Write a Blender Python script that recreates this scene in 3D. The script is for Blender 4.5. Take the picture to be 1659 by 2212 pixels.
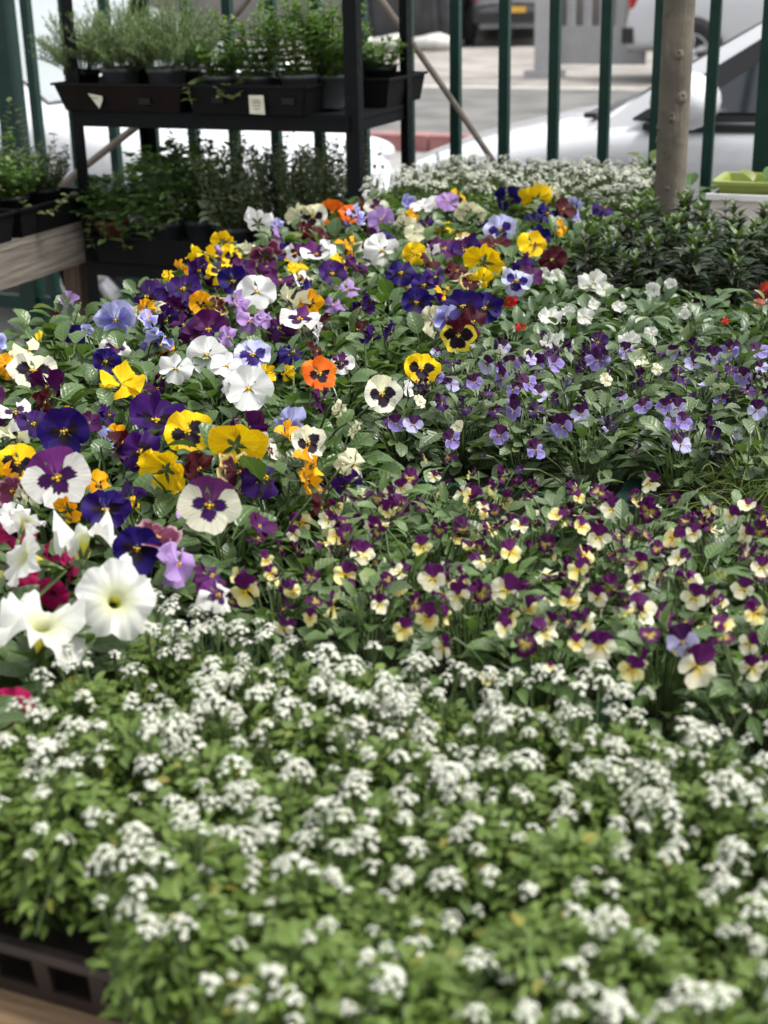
import bpy, math, random
import numpy as np
from mathutils import Matrix, Vector

for o in list(bpy.data.objects):
    bpy.data.objects.remove(o, do_unlink=True)
scene = bpy.context.scene
COL = scene.collection
R = random.Random(7)
rad = math.radians

# ------------------------------------------------------------------ camera
F, CX, CY = 3067.0, 829.5, 1106.0          # pixel frame 1659 x 2212 used for reading the photograph
YAW, NX, NY = rad(23), 1000.0, 9100.0
CAM = np.array([0.0, 0.0, 1.5])


def cam_basis():
    up = -np.array([NX - CX, -(NY - CY), -F])
    up /= np.linalg.norm(up)
    f = np.array([0, 0, -1.0])
    fh = f - up * f.dot(up)
    fh /= np.linalg.norm(fh)
    r = np.cross(fh, up)
    W = np.array([[math.cos(YAW), math.sin(YAW), 0], [-math.sin(YAW), math.cos(YAW), 0], [0, 0, 1]]).T
    return W @ np.array([r, fh, up])


MB_ = cam_basis()
cd = bpy.data.cameras.new('camera')
cam = bpy.data.objects.new('camera', cd)
COL.objects.link(cam)
mw = Matrix(MB_.tolist()).to_4x4()
mw.translation = Vector(CAM.tolist())
cam.matrix_world = mw
cd.sensor_fit = 'VERTICAL'
cd.lens = 50
cd.sensor_height = 50 * 2212 / F
cd.sensor_width = cd.sensor_height * 0.75
cd.clip_start = 0.05
cd.clip_end = 400
cd.dof.use_dof = True
cd.dof.focus_distance = 1.9
cd.dof.aperture_fstop = 6.6
scene.camera = cam

# ------------------------------------------------------------------ sky, sun, exposure
SUN_EL, SUN_AZ = rad(60), rad(70)           # azimuth from +Y towards +X: behind the fence, to the right
world = bpy.data.worlds.new('World')
scene.world = world
world.use_nodes = True
wn = world.node_tree
bg = wn.nodes['Background']
sky = wn.nodes.new('ShaderNodeTexSky')
sky.sky_type = 'NISHITA'
sky.sun_disc = False
sky.sun_elevation = SUN_EL
sky.sun_rotation = SUN_AZ
sky.air_density = 1.0
sky.dust_density = 3.0
hs = wn.nodes.new('ShaderNodeHueSaturation')
hs.inputs['Saturation'].default_value = 0.15
wn.links.new(sky.outputs[0], hs.inputs['Color'])
wn.links.new(hs.outputs[0], bg.inputs['Color'])
bg.inputs['Strength'].default_value = 0.15
sl = bpy.data.lights.new('sun', 'SUN')
sl.energy = 1.5
sl.angle = rad(14)
sl.color = (1.0, 0.96, 0.9)
sun = bpy.data.objects.new('sun', sl)
COL.objects.link(sun)
sun.location = (5, 8, 9)
sdir = Vector((math.sin(SUN_AZ) * math.cos(SUN_EL), math.cos(SUN_AZ) * math.cos(SUN_EL), math.sin(SUN_EL)))
sun.rotation_euler = (-sdir).to_track_quat('-Z', 'Y').to_euler()
vs = scene.view_settings
vs.view_transform = 'Standard'
vs.look = 'None'
vs.exposure = 1.2
vs.gamma = 1.0
vs.use_curve_mapping = False
scene.render.engine = 'CYCLES'
cy = scene.cycles
cy.use_denoising = True
cy.max_bounces = 6
cy.diffuse_bounces = 3
cy.glossy_bounces = 3
cy.transmission_bounces = 4
cy.transparent_max_bounces = 4
cy.caustics_reflective = False
cy.caustics_refractive = False
cy.sample_clamp_indirect = 6


# ------------------------------------------------------------------ pixel -> place
def ray(x, y):
    d = MB_ @ np.array([x - CX, -(y - CY), -F])
    return d / np.linalg.norm(d)


def P(x, y, z):
    d = ray(x, y)
    return CAM + d * (z - CAM[2]) / d[2]


def PY(x, y, Y):
    d = ray(x, y)
    return CAM + d * Y / d[1]


def pix(p):
    q = MB_.T @ (np.array(p) - CAM)
    return CX - F * q[0] / q[2], CY + F * q[1] / q[2]


# ------------------------------------------------------------------ mesh helpers
class MB:
    def __init__(s):
        s.V, s.F, s.U, s.M = [], [], [], []
        s.n = 0

    def add(s, V, Fc, U=None, m=0):
        V = np.asarray(V, float)
        s.V.append(V)
        s.U.append(np.asarray(U, float) if U is not None else np.zeros((len(V), 2)))
        n = s.n
        s.F.extend([tuple(i + n for i in f) for f in Fc])
        s.M.extend([m] * len(Fc))
        s.n += len(V)
        return s

    def box(s, c, d, m=0, rot=None):
        x, y, z = [k / 2 for k in d]
        V = np.array([[-x, -y, -z], [x, -y, -z], [x, y, -z], [-x, y, -z], [-x, -y, z], [x, -y, z], [x, y, z], [-x, y, z]])
        if rot is not None:
            V = V @ np.array(rot.to_3x3()).T
        s.add(V + np.array(c), [(0, 3, 2, 1), (4, 5, 6, 7), (0, 1, 5, 4), (1, 2, 6, 5), (2, 3, 7, 6), (3, 0, 4, 7)], None, m)
        return s

    def tube(s, pts, rr, sides=6, m=0, cap=True):
        pts = [Vector(p) for p in pts]
        n = len(pts)
        if not hasattr(rr, '__len__'):
            rr = [rr] * n
        V, U = [], []
        ref = Vector((0.31, 0.77, 0.2))
        for i, p in enumerate(pts):
            t = (pts[min(i + 1, n - 1)] - pts[max(i - 1, 0)]).normalized()
            a = t.cross(ref)
            if a.length < 0.05:
                a = t.cross(Vector((1, 0, 0)))
            a.normalize()
            b = t.cross(a)
            for k in range(sides):
                w = 2 * math.pi * k / sides
                V.append(p + (a * math.cos(w) + b * math.sin(w)) * rr[i])
                U.append((k / sides, i / (n - 1)))
        Fc = []
        for i in range(n - 1):
            for k in range(sides):
                k2 = (k + 1) % sides
                Fc.append((i * sides + k, i * sides + k2, (i + 1) * sides + k2, (i + 1) * sides + k))
        if cap:
            Fc.append(tuple(range(sides - 1, -1, -1)))
            Fc.append(tuple((n - 1) * sides + k for k in range(sides)))
        s.add([tuple(v) for v in V], Fc, U, m)
        return s

    def lathe(s, prof, seg=20, c=(0, 0, 0), m=0, sq=0):
        V, Fc = [], []
        for r, z in prof:
            for k in range(seg):
                a = 2 * math.pi * (k + .5) / seg
                q = 1.0
                if sq:
                    q = min(1 / max(abs(math.cos(a)), abs(math.sin(a))), 1.27) * .88
                V.append((c[0] + r * q * math.cos(a), c[1] + r * q * math.sin(a), c[2] + z))
        for i in range(len(prof) - 1):
            for k in range(seg):
                k2 = (k + 1) % seg
                Fc.append((i * seg + k, i * seg + k2, (i + 1) * seg + k2, (i + 1) * seg + k))
        s.add(V, Fc, None, m)
        return s

    def mesh(s, name, mats, smooth=True):
        V = np.concatenate(s.V)
        U = np.concatenate(s.U)
        me = bpy.data.meshes.new(name)
        me.from_pydata(V.tolist(), [], s.F)
        uv = me.uv_layers.new(name='UVMap')
        li = np.empty(len(me.loops), dtype=np.int32)
        me.loops.foreach_get('vertex_index', li)
        uv.data.foreach_set('uv', U[li].astype(np.float32).ravel())
        if not isinstance(mats, (list, tuple)):
            mats = [mats]
        for m in mats:
            me.materials.append(m)
        me.polygons.foreach_set('material_index', np.array(s.M, dtype=np.int32))
        me.polygons.foreach_set('use_smooth', [smooth] * len(s.F))
        me.update()
        return me


def ob(name, me, parent=None, loc=(0, 0, 0), rz=0, mat=None, M=None, s=1):
    o = bpy.data.objects.new(name, me)
    COL.objects.link(o)
    o.parent = parent
    if M is not None:
        o.matrix_basis = M
    else:
        o.location = loc
        o.rotation_euler = (0, 0, rz)
        o.scale = (s, s, s)
    if mat is not None:
        sl_ = o.material_slots[0]
        sl_.link = 'OBJECT'
        sl_.material = mat
    return o


def tag(o, label=None, cat=None, group=None, kind=None):
    if label:
        o['label'] = label
    if cat:
        o['category'] = cat
    if group:
        o['group'] = group
    if kind:
        o['kind'] = kind
    return o


def thing(name, label, cat, loc=(0, 0, 0), rz=0, group=None):
    o = bpy.data.objects.new(name, None)
    COL.objects.link(o)
    o.empty_display_size = 0.05
    o.location = loc
    o.rotation_euler = (0, 0, rz)
    return tag(o, label, cat, group)


# ------------------------------------------------------------------ materials
class NT:
    def __init__(s, name):
        s.mat = bpy.data.materials.new(name)
        s.mat.use_nodes = True
        s.t = s.mat.node_tree
        s.b = s.t.nodes['Principled BSDF']
        s.out = s.t.nodes['Material Output']

    def n(s, typ, **kw):
        nd = s.t.nodes.new(typ)
        for k, v in kw.items():
            setattr(nd, k, v)
        return nd

    def put(s, sock, v):
        if hasattr(v, 'is_linked'):
            s.t.links.new(v, sock)
        elif isinstance(v, tuple) and len(v) == 3 and sock.type == 'RGBA':
            sock.default_value = (*v, 1)
        else:
            sock.default_value = v

    def math(s, op, a, b=0.0, c=0.0, clamp=False):
        nd = s.n('ShaderNodeMath', operation=op, use_clamp=clamp)
        for i, v in enumerate((a, b, c)):
            s.put(nd.inputs[i], v)
        return nd.outputs[0]

    def mix(s, f, a, b, mode='MIX'):
        nd = s.n('ShaderNodeMix', data_type='RGBA', blend_type=mode)
        s.put(nd.inputs[0], f)
        s.put(nd.inputs[6], a)
        s.put(nd.inputs[7], b)
        return nd.outputs[2]

    def ramp(s, v, a, b, lo=0.0, hi=1.0):
        nd = s.n('ShaderNodeMapRange', interpolation_type='SMOOTHSTEP')
        for i, k in enumerate((v, a, b, lo, hi)):
            s.put(nd.inputs[i], k)
        return nd.outputs[0]

    def noise(s, vec, scale, detail=2, rough=.5):
        nd = s.n('ShaderNodeTexNoise')
        if vec is not None:
            s.put(nd.inputs['Vector'], vec)
        nd.inputs['Scale'].default_value = scale
        nd.inputs['Detail'].default_value = detail
        nd.inputs['Roughness'].default_value = rough
        return nd.outputs[0]

    def xyz(s, x, y, z=0.0):
        nd = s.n('ShaderNodeCombineXYZ')
        for i, v in enumerate((x, y, z)):
            s.put(nd.inputs[i], v)
        return nd.outputs[0]

    def bump(s, h, strength, dist=.002):
        nd = s.n('ShaderNodeBump')
        nd.inputs['Strength'].default_value = strength
        nd.inputs['Distance'].default_value = dist
        s.put(nd.inputs['Height'], h)
        s.t.links.new(nd.outputs[0], s.b.inputs['Normal'])
        return nd.outputs[0]

    def translucent(s, col, f):
        tr = s.n('ShaderNodeBsdfTranslucent')
        s.put(tr.inputs[0], col)
        mx = s.n('ShaderNodeMixShader')
        mx.inputs[0].default_value = f
        s.t.links.new(s.b.outputs[0], mx.inputs[1])
        s.t.links.new(tr.outputs[0], mx.inputs[2])
        s.t.links.new(mx.outputs[0], s.out.inputs[0])

    def uv(s):
        nd = s.n('ShaderNodeUVMap')
        sp = s.n('ShaderNodeSeparateXYZ')
        s.t.links.new(nd.outputs[0], sp.inputs[0])
        return sp.outputs[0], sp.outputs[1]


def gray(c, k):
    return tuple(x * k for x in c)


def simple(name, col, rough=.5, var=.15, scale=8, metal=0.0, bump=0.0, bscale=60, spec=.5, coat=0.0, stretch=None):
    N = NT(name)
    tc = N.n('ShaderNodeTexCoord')
    v = tc.outputs['Object']
    if stretch:
        mp = N.n('ShaderNodeMapping')
        mp.inputs['Scale'].default_value = stretch
        N.t.links.new(v, mp.inputs[0])
        v = mp.outputs[0]
    f = N.noise(v, scale, 4, .6)
    N.put(N.b.inputs['Base Color'], N.mix(N.ramp(f, .3, .7), gray(col, 1 - var), gray(col, 1 + var)))
    N.b.inputs['Roughness'].default_value = rough
    N.b.inputs['Metallic'].default_value = metal
    N.b.inputs['Specular IOR Level'].default_value = spec
    N.b.inputs['Coat Weight'].default_value = coat
    if bump:
        N.bump(N.noise(v, bscale, 3), bump)
    return N.mat


def leaf_mat(name, c1, c2, rib, rough=.42, trans=.3, spec=.55, bumpy=.3, hue=.0, yellow=.03):
    """leaf blade: own colour per leaf, paler midrib and side veins"""
    N = NT(name)
    u, v = N.uv()
    g = N.n('ShaderNodeNewGeometry')
    oi = N.n('ShaderNodeObjectInfo')
    rnd = N.math('FRACT', N.math('ADD', g.outputs['Random Per Island'], oi.outputs['Random']))
    col = N.mix(rnd, c1, c2)
    col = N.mix(N.ramp(rnd, 1 - yellow, 1 - yellow + .02), col, (.30, .26, .03))
    tc = N.n('ShaderNodeTexCoord')
    f = N.noise(tc.outputs['Object'], 55, 3)
    col = N.mix(N.ramp(f, .3, .75, 0, .35), col, gray(c1, .55))
    a = N.math('ABSOLUTE', N.math('SUBTRACT', u, .5))
    midrib = N.ramp(a, .0, .06, 1, 0)
    side = N.math('SINE', N.math('MULTIPLY', N.math('SUBTRACT', v, N.math('MULTIPLY', a, .55)), 34))
    sidev = N.math('MULTIPLY', N.ramp(side, .75, 1.0), .16)
    vein = N.math('MAXIMUM', N.math('MULTIPLY', midrib, .7), sidev)
    col = N.mix(vein, col, rib)
    N.put(N.b.inputs['Base Color'], col)
    N.b.inputs['Roughness'].default_value = rough
    N.b.inputs['Specular IOR Level'].default_value = spec
    cr = N.noise(tc.outputs['Object'], 260, 2)
    N.bump(N.math('ADD', N.math('MULTIPLY', cr, 1.6), N.math('ADD', N.math('MULTIPLY', side, -.4), N.math('MULTIPLY', midrib, -1.5))), bumpy, .0014)
    N.translucent(N.mix(.5, col, (.16, .30, .02), 'MIX'), trans)
    return N.mat


def petal_mat(name, base, edge=None, blotch=None, bl=.45, veins=0.0, vein_col=(.05, .01, .05), eye=True, eye_col=(.75, .42, .01),
              inner=None, trans=.3, edge_at=.8, rough=.55, streak=.80):
    N = NT(name)
    u, v = N.uv()
    oi = N.n('ShaderNodeObjectInfo')
    rnd = oi.outputs['Random']
    uu = N.math('SUBTRACT', u, .5)
    a = N.math('ABSOLUTE', uu)
    seed = N.math('MULTIPLY', rnd, 50.0)
    st = N.noise(N.xyz(N.math('MULTIPLY', u, 26), N.math('MULTIPLY', v, 1.6), seed), 1.0, 3)
    col = N.mix(N.ramp(st, .25, .75), gray(base, streak), gray(base, 1.06))
    if inner:
        col = N.mix(N.ramp(N.math('ADD', v, N.math('MULTIPLY', N.math('SUBTRACT', st, .5), .35)), .15, .75), inner, col)
    if edge:
        w = N.noise(N.xyz(N.math('MULTIPLY', u, 9), N.math('MULTIPLY', v, 2), seed), 1.0, 2)
        col = N.mix(N.ramp(N.math('ADD', v, N.math('MULTIPLY', N.math('SUBTRACT', w, .5), .3)), edge_at - .1, edge_at + .12), col, edge)
    if veins:
        sn = N.math('ABSOLUTE', N.math('SINE', N.math('MULTIPLY', uu, 19)))
        ln = N.math('MULTIPLY', N.ramp(sn, .0, .28, 1, 0), N.ramp(v, .32, .62, veins, 0))
        col = N.mix(ln, col, vein_col)
    fv = N.math('ABSOLUTE', N.math('SINE', N.math('ADD', N.math('MULTIPLY', uu, 34), N.math('MULTIPLY', st, 1.5))))
    col = N.mix(N.math('MULTIPLY', N.ramp(fv, .0, .3, 1, 0), .22 if streak < .9 else .10), col, gray(base, .45))
    if blotch:
        n2 = N.noise(N.xyz(N.math('MULTIPLY', u, 16), N.math('MULTIPLY', v, 1.2), seed), 1.0, 2)
        e = N.math('ADD', v, N.math('MULTIPLY', N.math('SUBTRACT', n2, .5), .26))
        e = N.math('ADD', e, N.math('MULTIPLY', a, .25))
        col = N.mix(N.ramp(e, bl - .03, bl + .05, 1, 0), col, blotch)
    if eye:
        col = N.mix(N.ramp(v, .09, .15, 1, 0), col, eye_col)
    hsv = N.n('ShaderNodeHueSaturation')
    N.put(hsv.inputs['Color'], col)
    N.put(hsv.inputs['Hue'], N.math('ADD', .492, N.math('MULTIPLY', rnd, .016)))
    N.put(hsv.inputs['Value'], N.math('ADD', .9, N.math('MULTIPLY', rnd, .16)))
    col = hsv.outputs[0]
    N.put(N.b.inputs['Base Color'], col)
    N.b.inputs['Roughness'].default_value = rough
    N.b.inputs['Specular IOR Level'].default_value = .16
    N.b.inputs['Sheen Weight'].default_value = .04
    N.bump(st, .35, .0012)
    N.translucent(col, trans)
    return N.mat


# colours of the petals (linear)
WH, CRM = (.70, .70, .68), (.71, .69, .47)
YEL, YOR, ORA = (.82, .55, .004), (.80, .38, .004), (.74, .15, .006)
BLV, VIO, PUR = (.014, .003, .105), (.036, .003, .095), (.062, .002, .060)
LAV, LIL = (.25, .25, .58), (.40, .25, .52)
MAR, ROS = (.058, .003, .009), (.17, .03, .075)
BLK, DPU = (.010, .003, .012), (.055, .006, .10)

PT = {}      # pansy type -> (upper material, lower material, colour word)


def ptype(key, word, up, lo):
    PT[key] = (petal_mat('petal_%s_upper' % key, **up), petal_mat('petal_%s_lower' % key, **lo), word)


ptype('W', 'plain white', dict(base=WH, eye=False, streak=.92), dict(base=WH, veins=.2, vein_col=(.45, .3, .55), streak=.9))
ptype('CR', 'cream', dict(base=CRM, eye=False), dict(base=CRM))
ptype('WB', 'cream black-blotched', dict(base=CRM, eye=False), dict(base=(.74, .74, .60), blotch=BLK, bl=.66))
ptype('WP', 'white violet-blotched', dict(base=(.8, .79, .74), eye=False), dict(base=(.8, .79, .72), blotch=DPU, bl=.66))
ptype('Y', 'bright yellow', dict(base=YEL, eye=False), dict(base=YEL))
ptype('YO', 'golden yellow', dict(base=YOR, eye=False), dict(base=YOR, blotch=BLK, bl=.35))
ptype('YB', 'yellow black-blotched', dict(base=YEL, eye=False), dict(base=YEL, blotch=BLK, bl=.68))
ptype('O', 'orange black-blotched', dict(base=ORA, eye=False), dict(base=ORA, blotch=BLK, bl=.58))
ptype('PB', 'deep blue-violet', dict(base=BLV, eye=False), dict(base=BLV, blotch=BLK, bl=.55))
ptype('P', 'dark violet', dict(base=VIO, eye=False), dict(base=(.03, .005, .10), blotch=BLK, bl=.5))
ptype('PU', 'magenta-purple', dict(base=PUR, eye=False), dict(base=PUR, inner=(.04, .004, .1)))
ptype('LA', 'lavender blue', dict(base=(.42, .42, .72), eye=False), dict(base=LAV, inner=(.12, .10, .45), edge=(.5, .5, .78)))
ptype('LB', 'pale blue dark-centred', dict(base=(.48, .48, .75), eye=False), dict(base=(.55, .55, .78), blotch=(.03, .012, .14), bl=.68))
ptype('LI', 'lilac', dict(base=LIL, eye=False), dict(base=LIL, inner=(.25, .12, .4)))
ptype('MR', 'wine red', dict(base=MAR, eye=False), dict(base=MAR, blotch=BLK, bl=.3))
ptype('RY', 'maroon yellow-edged', dict(base=(.06, .006, .014), edge=(.6, .45, .16), edge_at=.86, eye=False),
      dict(base=(.06, .005, .014), edge=(.62, .52, .2), edge_at=.82))
ptype('RO', 'rose mauve', dict(base=ROS, edge=(.4, .2, .26), edge_at=.9, eye=False), dict(base=(.13, .02, .055), edge=(.45, .28, .32), edge_at=.88))
ptype('PW', 'purple and white', dict(base=(.105, .012, .12), eye=False), dict(base=(.74, .73, .68), blotch=(.04, .004, .06), bl=.56))
ptype('PC', 'purple and cream', dict(base=(.055, .004, .055), eye=False), dict(base=(.74, .72, .56), blotch=(.04, .005, .08), bl=.54))
ptype('MY', 'maroon and yellow', dict(base=(.055, .003, .01), eye=False), dict(base=(.76, .60, .05), blotch=BLK, bl=.8))
# violas
ptype('vy', 'purple and yellow', dict(base=(.090, .004, .085), eye=False), dict(base=(.76, .70, .34), inner=(.78, .52, .03), veins=.6))
ptype('vc', 'purple and cream', dict(base=(.080, .004, .078), eye=False), dict(base=(.76, .74, .56), inner=(.77, .64, .18), veins=.6))
ptype('vl', 'purple and lavender', dict(base=(.048, .004, .050), eye=False), dict(base=(.25, .19, .50), edge=(.33, .27, .58), veins=.9, eye_col=(.75, .35, .01)))
ptype('vp', 'purple and pale lilac', dict(base=(.040, .004, .052), eye=False), dict(base=(.50, .48, .72), inner=(.42, .38, .66), veins=.9, eye_col=(.75, .35, .01)))
ptype('vd', 'dark purple', dict(base=(.030, .004, .040), eye=False), dict(base=(.06, .02, .11)))
ptype('vm', 'dark purple', dict(base=(.070, .003, .066), eye=False), dict(base=(.075, .004, .07), inner=(.5, .4, .1)))
ptype('vw', 'cream', dict(base=CRM, eye=False), dict(base=(.8, .79, .58), veins=.8, eye_col=(.8, .4, .01)))
ptype('iw', 'white', dict(base=(.74, .74, .68), eye=False, trans=.35), dict(base=(.74, .74, .68), eye_col=(.6, .65, .2), trans=.35))
ptype('ir', 'red', dict(base=(.42, .012, .008), eye=False), dict(base=(.42, .012, .008), eye=False))
ptype('ip', 'salmon pink', dict(base=(.7, .2, .16), eye=False), dict(base=(.7, .25, .2), eye=False))

M_PANSY = leaf_mat('pansy_leaf', (.046, .092, .022), (.095, .158, .046), (.13, .19, .07), rough=.31, trans=.25, yellow=.012)
M_PANSY_L = leaf_mat('pansy_top_leaf', (.044, .092, .022), (.092, .158, .040), (.13, .19, .07), rough=.28, trans=.28, yellow=.004)
M_VIOLA = leaf_mat('viola_leaf', (.055, .092, .032), (.115, .170, .064), (.10, .14, .06), rough=.40, trans=.24, yellow=.01)
M_VIOLA_Y = leaf_mat('yellow_viola_leaf', (.058, .112, .026), (.120, .200, .054), (.15, .22, .08), rough=.42, trans=.28, yellow=.008)
M_ALY = leaf_mat('alyssum_leaf', (.105, .178, .026), (.210, .305, .060), (.20, .28, .09), rough=.5, trans=.48, yellow=.025)
M_DARK = leaf_mat('dark_leaf', (.017, .028, .014), (.036, .055, .027), (.055, .08, .045), rough=.4, trans=.10, yellow=.0, spec=.35)
M_DTOP = leaf_mat('dark_tip_leaf', (.045, .085, .020), (.075, .13, .03), (.1, .15, .05), rough=.4, trans=.2, yellow=.0)
M_IMP = leaf_mat('impatiens_leaf', (.040, .078, .026), (.082, .138, .050), (.12, .18, .075), rough=.36, trans=.2, yellow=.01, bumpy=.12)
M_PETU = leaf_mat('petunia_leaf', (.045, .085, .022), (.085, .14, .04), (.12, .18, .07), rough=.5, trans=.28)
M_DILL = leaf_mat('feathery_leaf', (.105, .155, .060), (.20, .265, .115), (.2, .26, .13), rough=.55, trans=.3, yellow=0)
M_MINT = leaf_mat('mint_leaf', (.070, .150, .026), (.15, .26, .05), (.17, .26, .08), rough=.42, trans=.32, yellow=.01)
M_PARS = leaf_mat('parsley_leaf', (.075, .145, .036), (.16, .26, .075), (.16, .25, .1), rough=.45, trans=.26, yellow=.01)
M_SAGE = leaf_mat('sage_leaf', (.105, .140, .075), (.20, .245, .135), (.23, .27, .17), rough=.6, trans=.22, yellow=.02)
M_TRAIL = leaf_mat('trailing_leaf', (.10, .15, .045), (.21, .27, .09), (.22, .28, .12), rough=.5, trans=.3, yellow=.03)
M_STRAW = leaf_mat('strawberry_leaf', (.05, .12, .02), (.09, .19, .03), (.14, .22, .06), rough=.4, trans=.3)
M_WEED = leaf_mat('weed_blade', (.10, .16, .02), (.20, .26, .05), (.2, .26, .08), rough=.5, trans=.35)
M_STEM = simple('green_stem', (.060, .095, .026), .5, .25, 40)
M_BSTEM = simple('brown_stem', (.14, .11, .06), .7, .3, 40)
M_EYE = simple('flower_eye', (.70, .42, .02), .5, .1)
M_FLO = petal_mat('alyssum_petal', base=(.75, .76, .67), eye=False, trans=.3)
M_FLOC = simple('alyssum_centre', (.32, .36, .06), .6, .2)
M_PETW = petal_mat('white_petunia', base=(.75, .75, .71), inner=(.62, .63, .34), eye=True, eye_col=(.60, .56, .08), trans=.45, streak=.95)
M_PETM = petal_mat('magenta_petunia', base=(.38, .006, .085), inner=(.2, .003, .06), eye=False, trans=.3)
M_SOIL = simple('potting_soil', (.022, .016, .011), .95, .4, 60, bump=.8, bscale=200)
M_GREENP = simple('green_tray_plastic', (.004, .030, .022), .4, .2, 12)
M_BLACKP = simple('black_crate_plastic', (.004, .004, .005), .6, .25, 12, spec=.14)
M_BROWNP = simple('brown_crate_plastic', (.026, .018, .016), .5, .3, 16, spec=.4)
M_DBROWN = simple('dark_brown_crate_plastic', (.008, .005, .0045), .6, .25, 14, spec=.14)
M_POT = simple('grey_pot_plastic', (.050, .055, .059), .45, .12, 10)
M_POTB = simple('black_pot_plastic', (.008, .0085, .009), .5, .15, 10, spec=.3)
M_TERRA = simple('terracotta', (.24, .085, .045), .8, .2, 20)
M_RACK = simple('black_rack_steel', (.0035, .0042, .005), .6, .2, 20, spec=.14)
M_SLOT = simple('slot_dark', (.004, .004, .004), .9, .1)
M_FENCE = simple('green_fence_paint', (.003, .026, .019), .5, .2, 14, spec=.25, bump=.15, bscale=30)
M_WOOD = simple('table_wood', (.26, .165, .09), .75, .35, 5, bump=.5, bscale=30, stretch=(1.2, 18, 18))
M_GREYW = simple('weathered_wood', (.15, .13, .108), .85, .4, 5, bump=.7, bscale=25, stretch=(18, 1.2, 18))
M_LEGW = simple('brown_wood', (.085, .05, .034), .8, .35, 5, bump=.5, bscale=25, stretch=(18, 18, 1.2))
M_PAPER = simple('paper_tag', (.62, .60, .48), .8, .08, 30)
M_INK = simple('tag_ink', (.20, .19, .17), .8, .1)
M_CANE = simple('cane', (.16, .13, .105), .7, .3, 14, bump=.3, bscale=40)
M_LIME = simple('lime_plastic', (.25, .30, .06), .42, .05, 10)
M_WHITEP = simple('white_plastic', (.74, .75, .76), .4, .04, 10)
M_CARW = simple('white_car_paint', (.58, .59, .61), .22, .02, 3, coat=.6)
M_CARS = simple('grey_car_paint', (.11, .11, .12), .3, .03, 3, metal=.3, coat=.5)
M_CARD = simple('dark_car_paint', (.10, .10, .11), .3, .05, 3, coat=.5)
M_GLASS = simple('car_glass', (.020, .026, .030), .06, .1, 2, spec=.9)
M_SCREEN = simple('pale_colour_painted_sky_reflection', (.52, .56, .55), .12, .06, 2, metal=.75, spec=.9)  # pale metallic base colour paints in the bright sky reflected by the windshield
M_TRIM = simple('black_trim', (.012, .012, .014), .5, .2)
M_TYRE = simple('tyre_rubber', (.016, .016, .017), .85, .2, 20)
M_RIM = simple('alloy_rim', (.55, .55, .56), .35, .05, 10, metal=.6)
M_REDL = simple('red_lamp', (.42, .012, .012), .2, .1, 10, coat=.5)
M_LAMP = simple('clear_lamp', (.68, .70, .72), .12, .05, 10, coat=.6)
M_PLATE = simple('yellow_plate', (.62, .36, .05), .5, .05)
M_CONC = simple('pale_concrete', (.25, .242, .23), .9, .12, 1.2, bump=.3, bscale=30)
M_PAVE = simple('driveway_paving', (.25, .23, .21), .9, .3, 1.1, bump=.3, bscale=20)
M_ROAD = simple('asphalt', (.125, .122, .115), .92, .3, 1.6, bump=.5, bscale=120)
M_LINE = simple('worn_white_line', (.42, .40, .37), .85, .25, 3)
M_KERBR = simple('kerb_red_paint', (.30, .13, .125), .85, .25, 5)
M_KERBW = simple('kerb_white_paint', (.62, .60, .57), .85, .15, 5)
M_GATE = simple('gate_paint', (.36, .36, .365), .5, .06, 5)
M_WALL = simple('rendered_wall', (.20, .19, .18), .9, .15, 1)
M_DUMP = simple('skip_steel', (.045, .045, .05), .6, .3, 4)
M_SACK = simple('pale_sack', (.50, .49, .46), .8, .2, 6, bump=.5, bscale=20)
M_DRY = leaf_mat('dry_grass', (.14, .15, .06), (.22, .22, .09), (.2, .2, .1), trans=.2)


def bark_mat():
    N = NT('tree_bark')
    tc = N.n('ShaderNodeTexCoord')
    mp = N.n('ShaderNodeMapping')
    mp.inputs['Scale'].default_value = (1, 1, .07)
    N.t.links.new(tc.outputs['Object'], mp.inputs[0])
    f = N.noise(mp.outputs[0], 190, 4, .65)
    g = N.noise(tc.outputs['Object'], 9, 3)
    h = N.noise(tc.outputs['Object'], 45, 3)
    c = N.mix(N.ramp(g, .35, .68), (.085, .073, .055), (.135, .116, .088))
    c = N.mix(N.ramp(h, .55, .72, 0, .6), c, (.06, .05, .036))
    c = N.mix(N.ramp(f, .58, .72, 0, .75), c, (.25, .21, .15))
    N.put(N.b.inputs['Base Color'], c)
    N.b.inputs['Roughness'].default_value = .8
    N.bump(N.math('ADD', f, N.math('MULTIPLY', h, .8)), .7, .004)
    return N.mat


M_BARK = bark_mat()

# ------------------------------------------------------------------ setting: ground, street
b = MB()
b.box((0, 25, -.5), (260, 260, 1.0))
g = ob('ground', b.mesh('ground', M_CONC, False))
tag(g, kind='structure')
KY0, KY1, RY1 = 11.75, 11.95, 18.5
b = MB()
b.add([(-60, KY1, .004), (60, KY1, .004), (60, RY1, .004), (-60, RY1, .004)], [(0, 1, 2, 3)])
tag(ob('road', b.mesh('road', M_ROAD, False)), kind='structure')
b = MB()
b.add([(-60, RY1 - .28, .008), (60, RY1 - .28, .008), (60, RY1, .008), (-60, RY1, .008)], [(0, 1, 2, 3)])
tag(ob('road_edge_line', b.mesh('road_edge_line', M_LINE, False)), kind='structure')
b = MB()
b.add([(-60, RY1 + .15, .02), (60, RY1 + .15, .02), (60, 45, .02), (-60, 45, .02)], [(0, 1, 2, 3)])
b.add([(-60, RY1, .004), (60, RY1, .004), (60, RY1 + .15, .02), (-60, RY1 + .15, .02)], [(0, 1, 2, 3)])
tag(ob('driveway', b.mesh('driveway', M_PAVE, False)), kind='structure')
kerb = bpy.data.objects.new('kerb', None)
COL.objects.link(kerb)
tag(kerb, kind='structure')
b = MB()
b.box((0, 0, .07), (.98, .2, .14))
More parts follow.
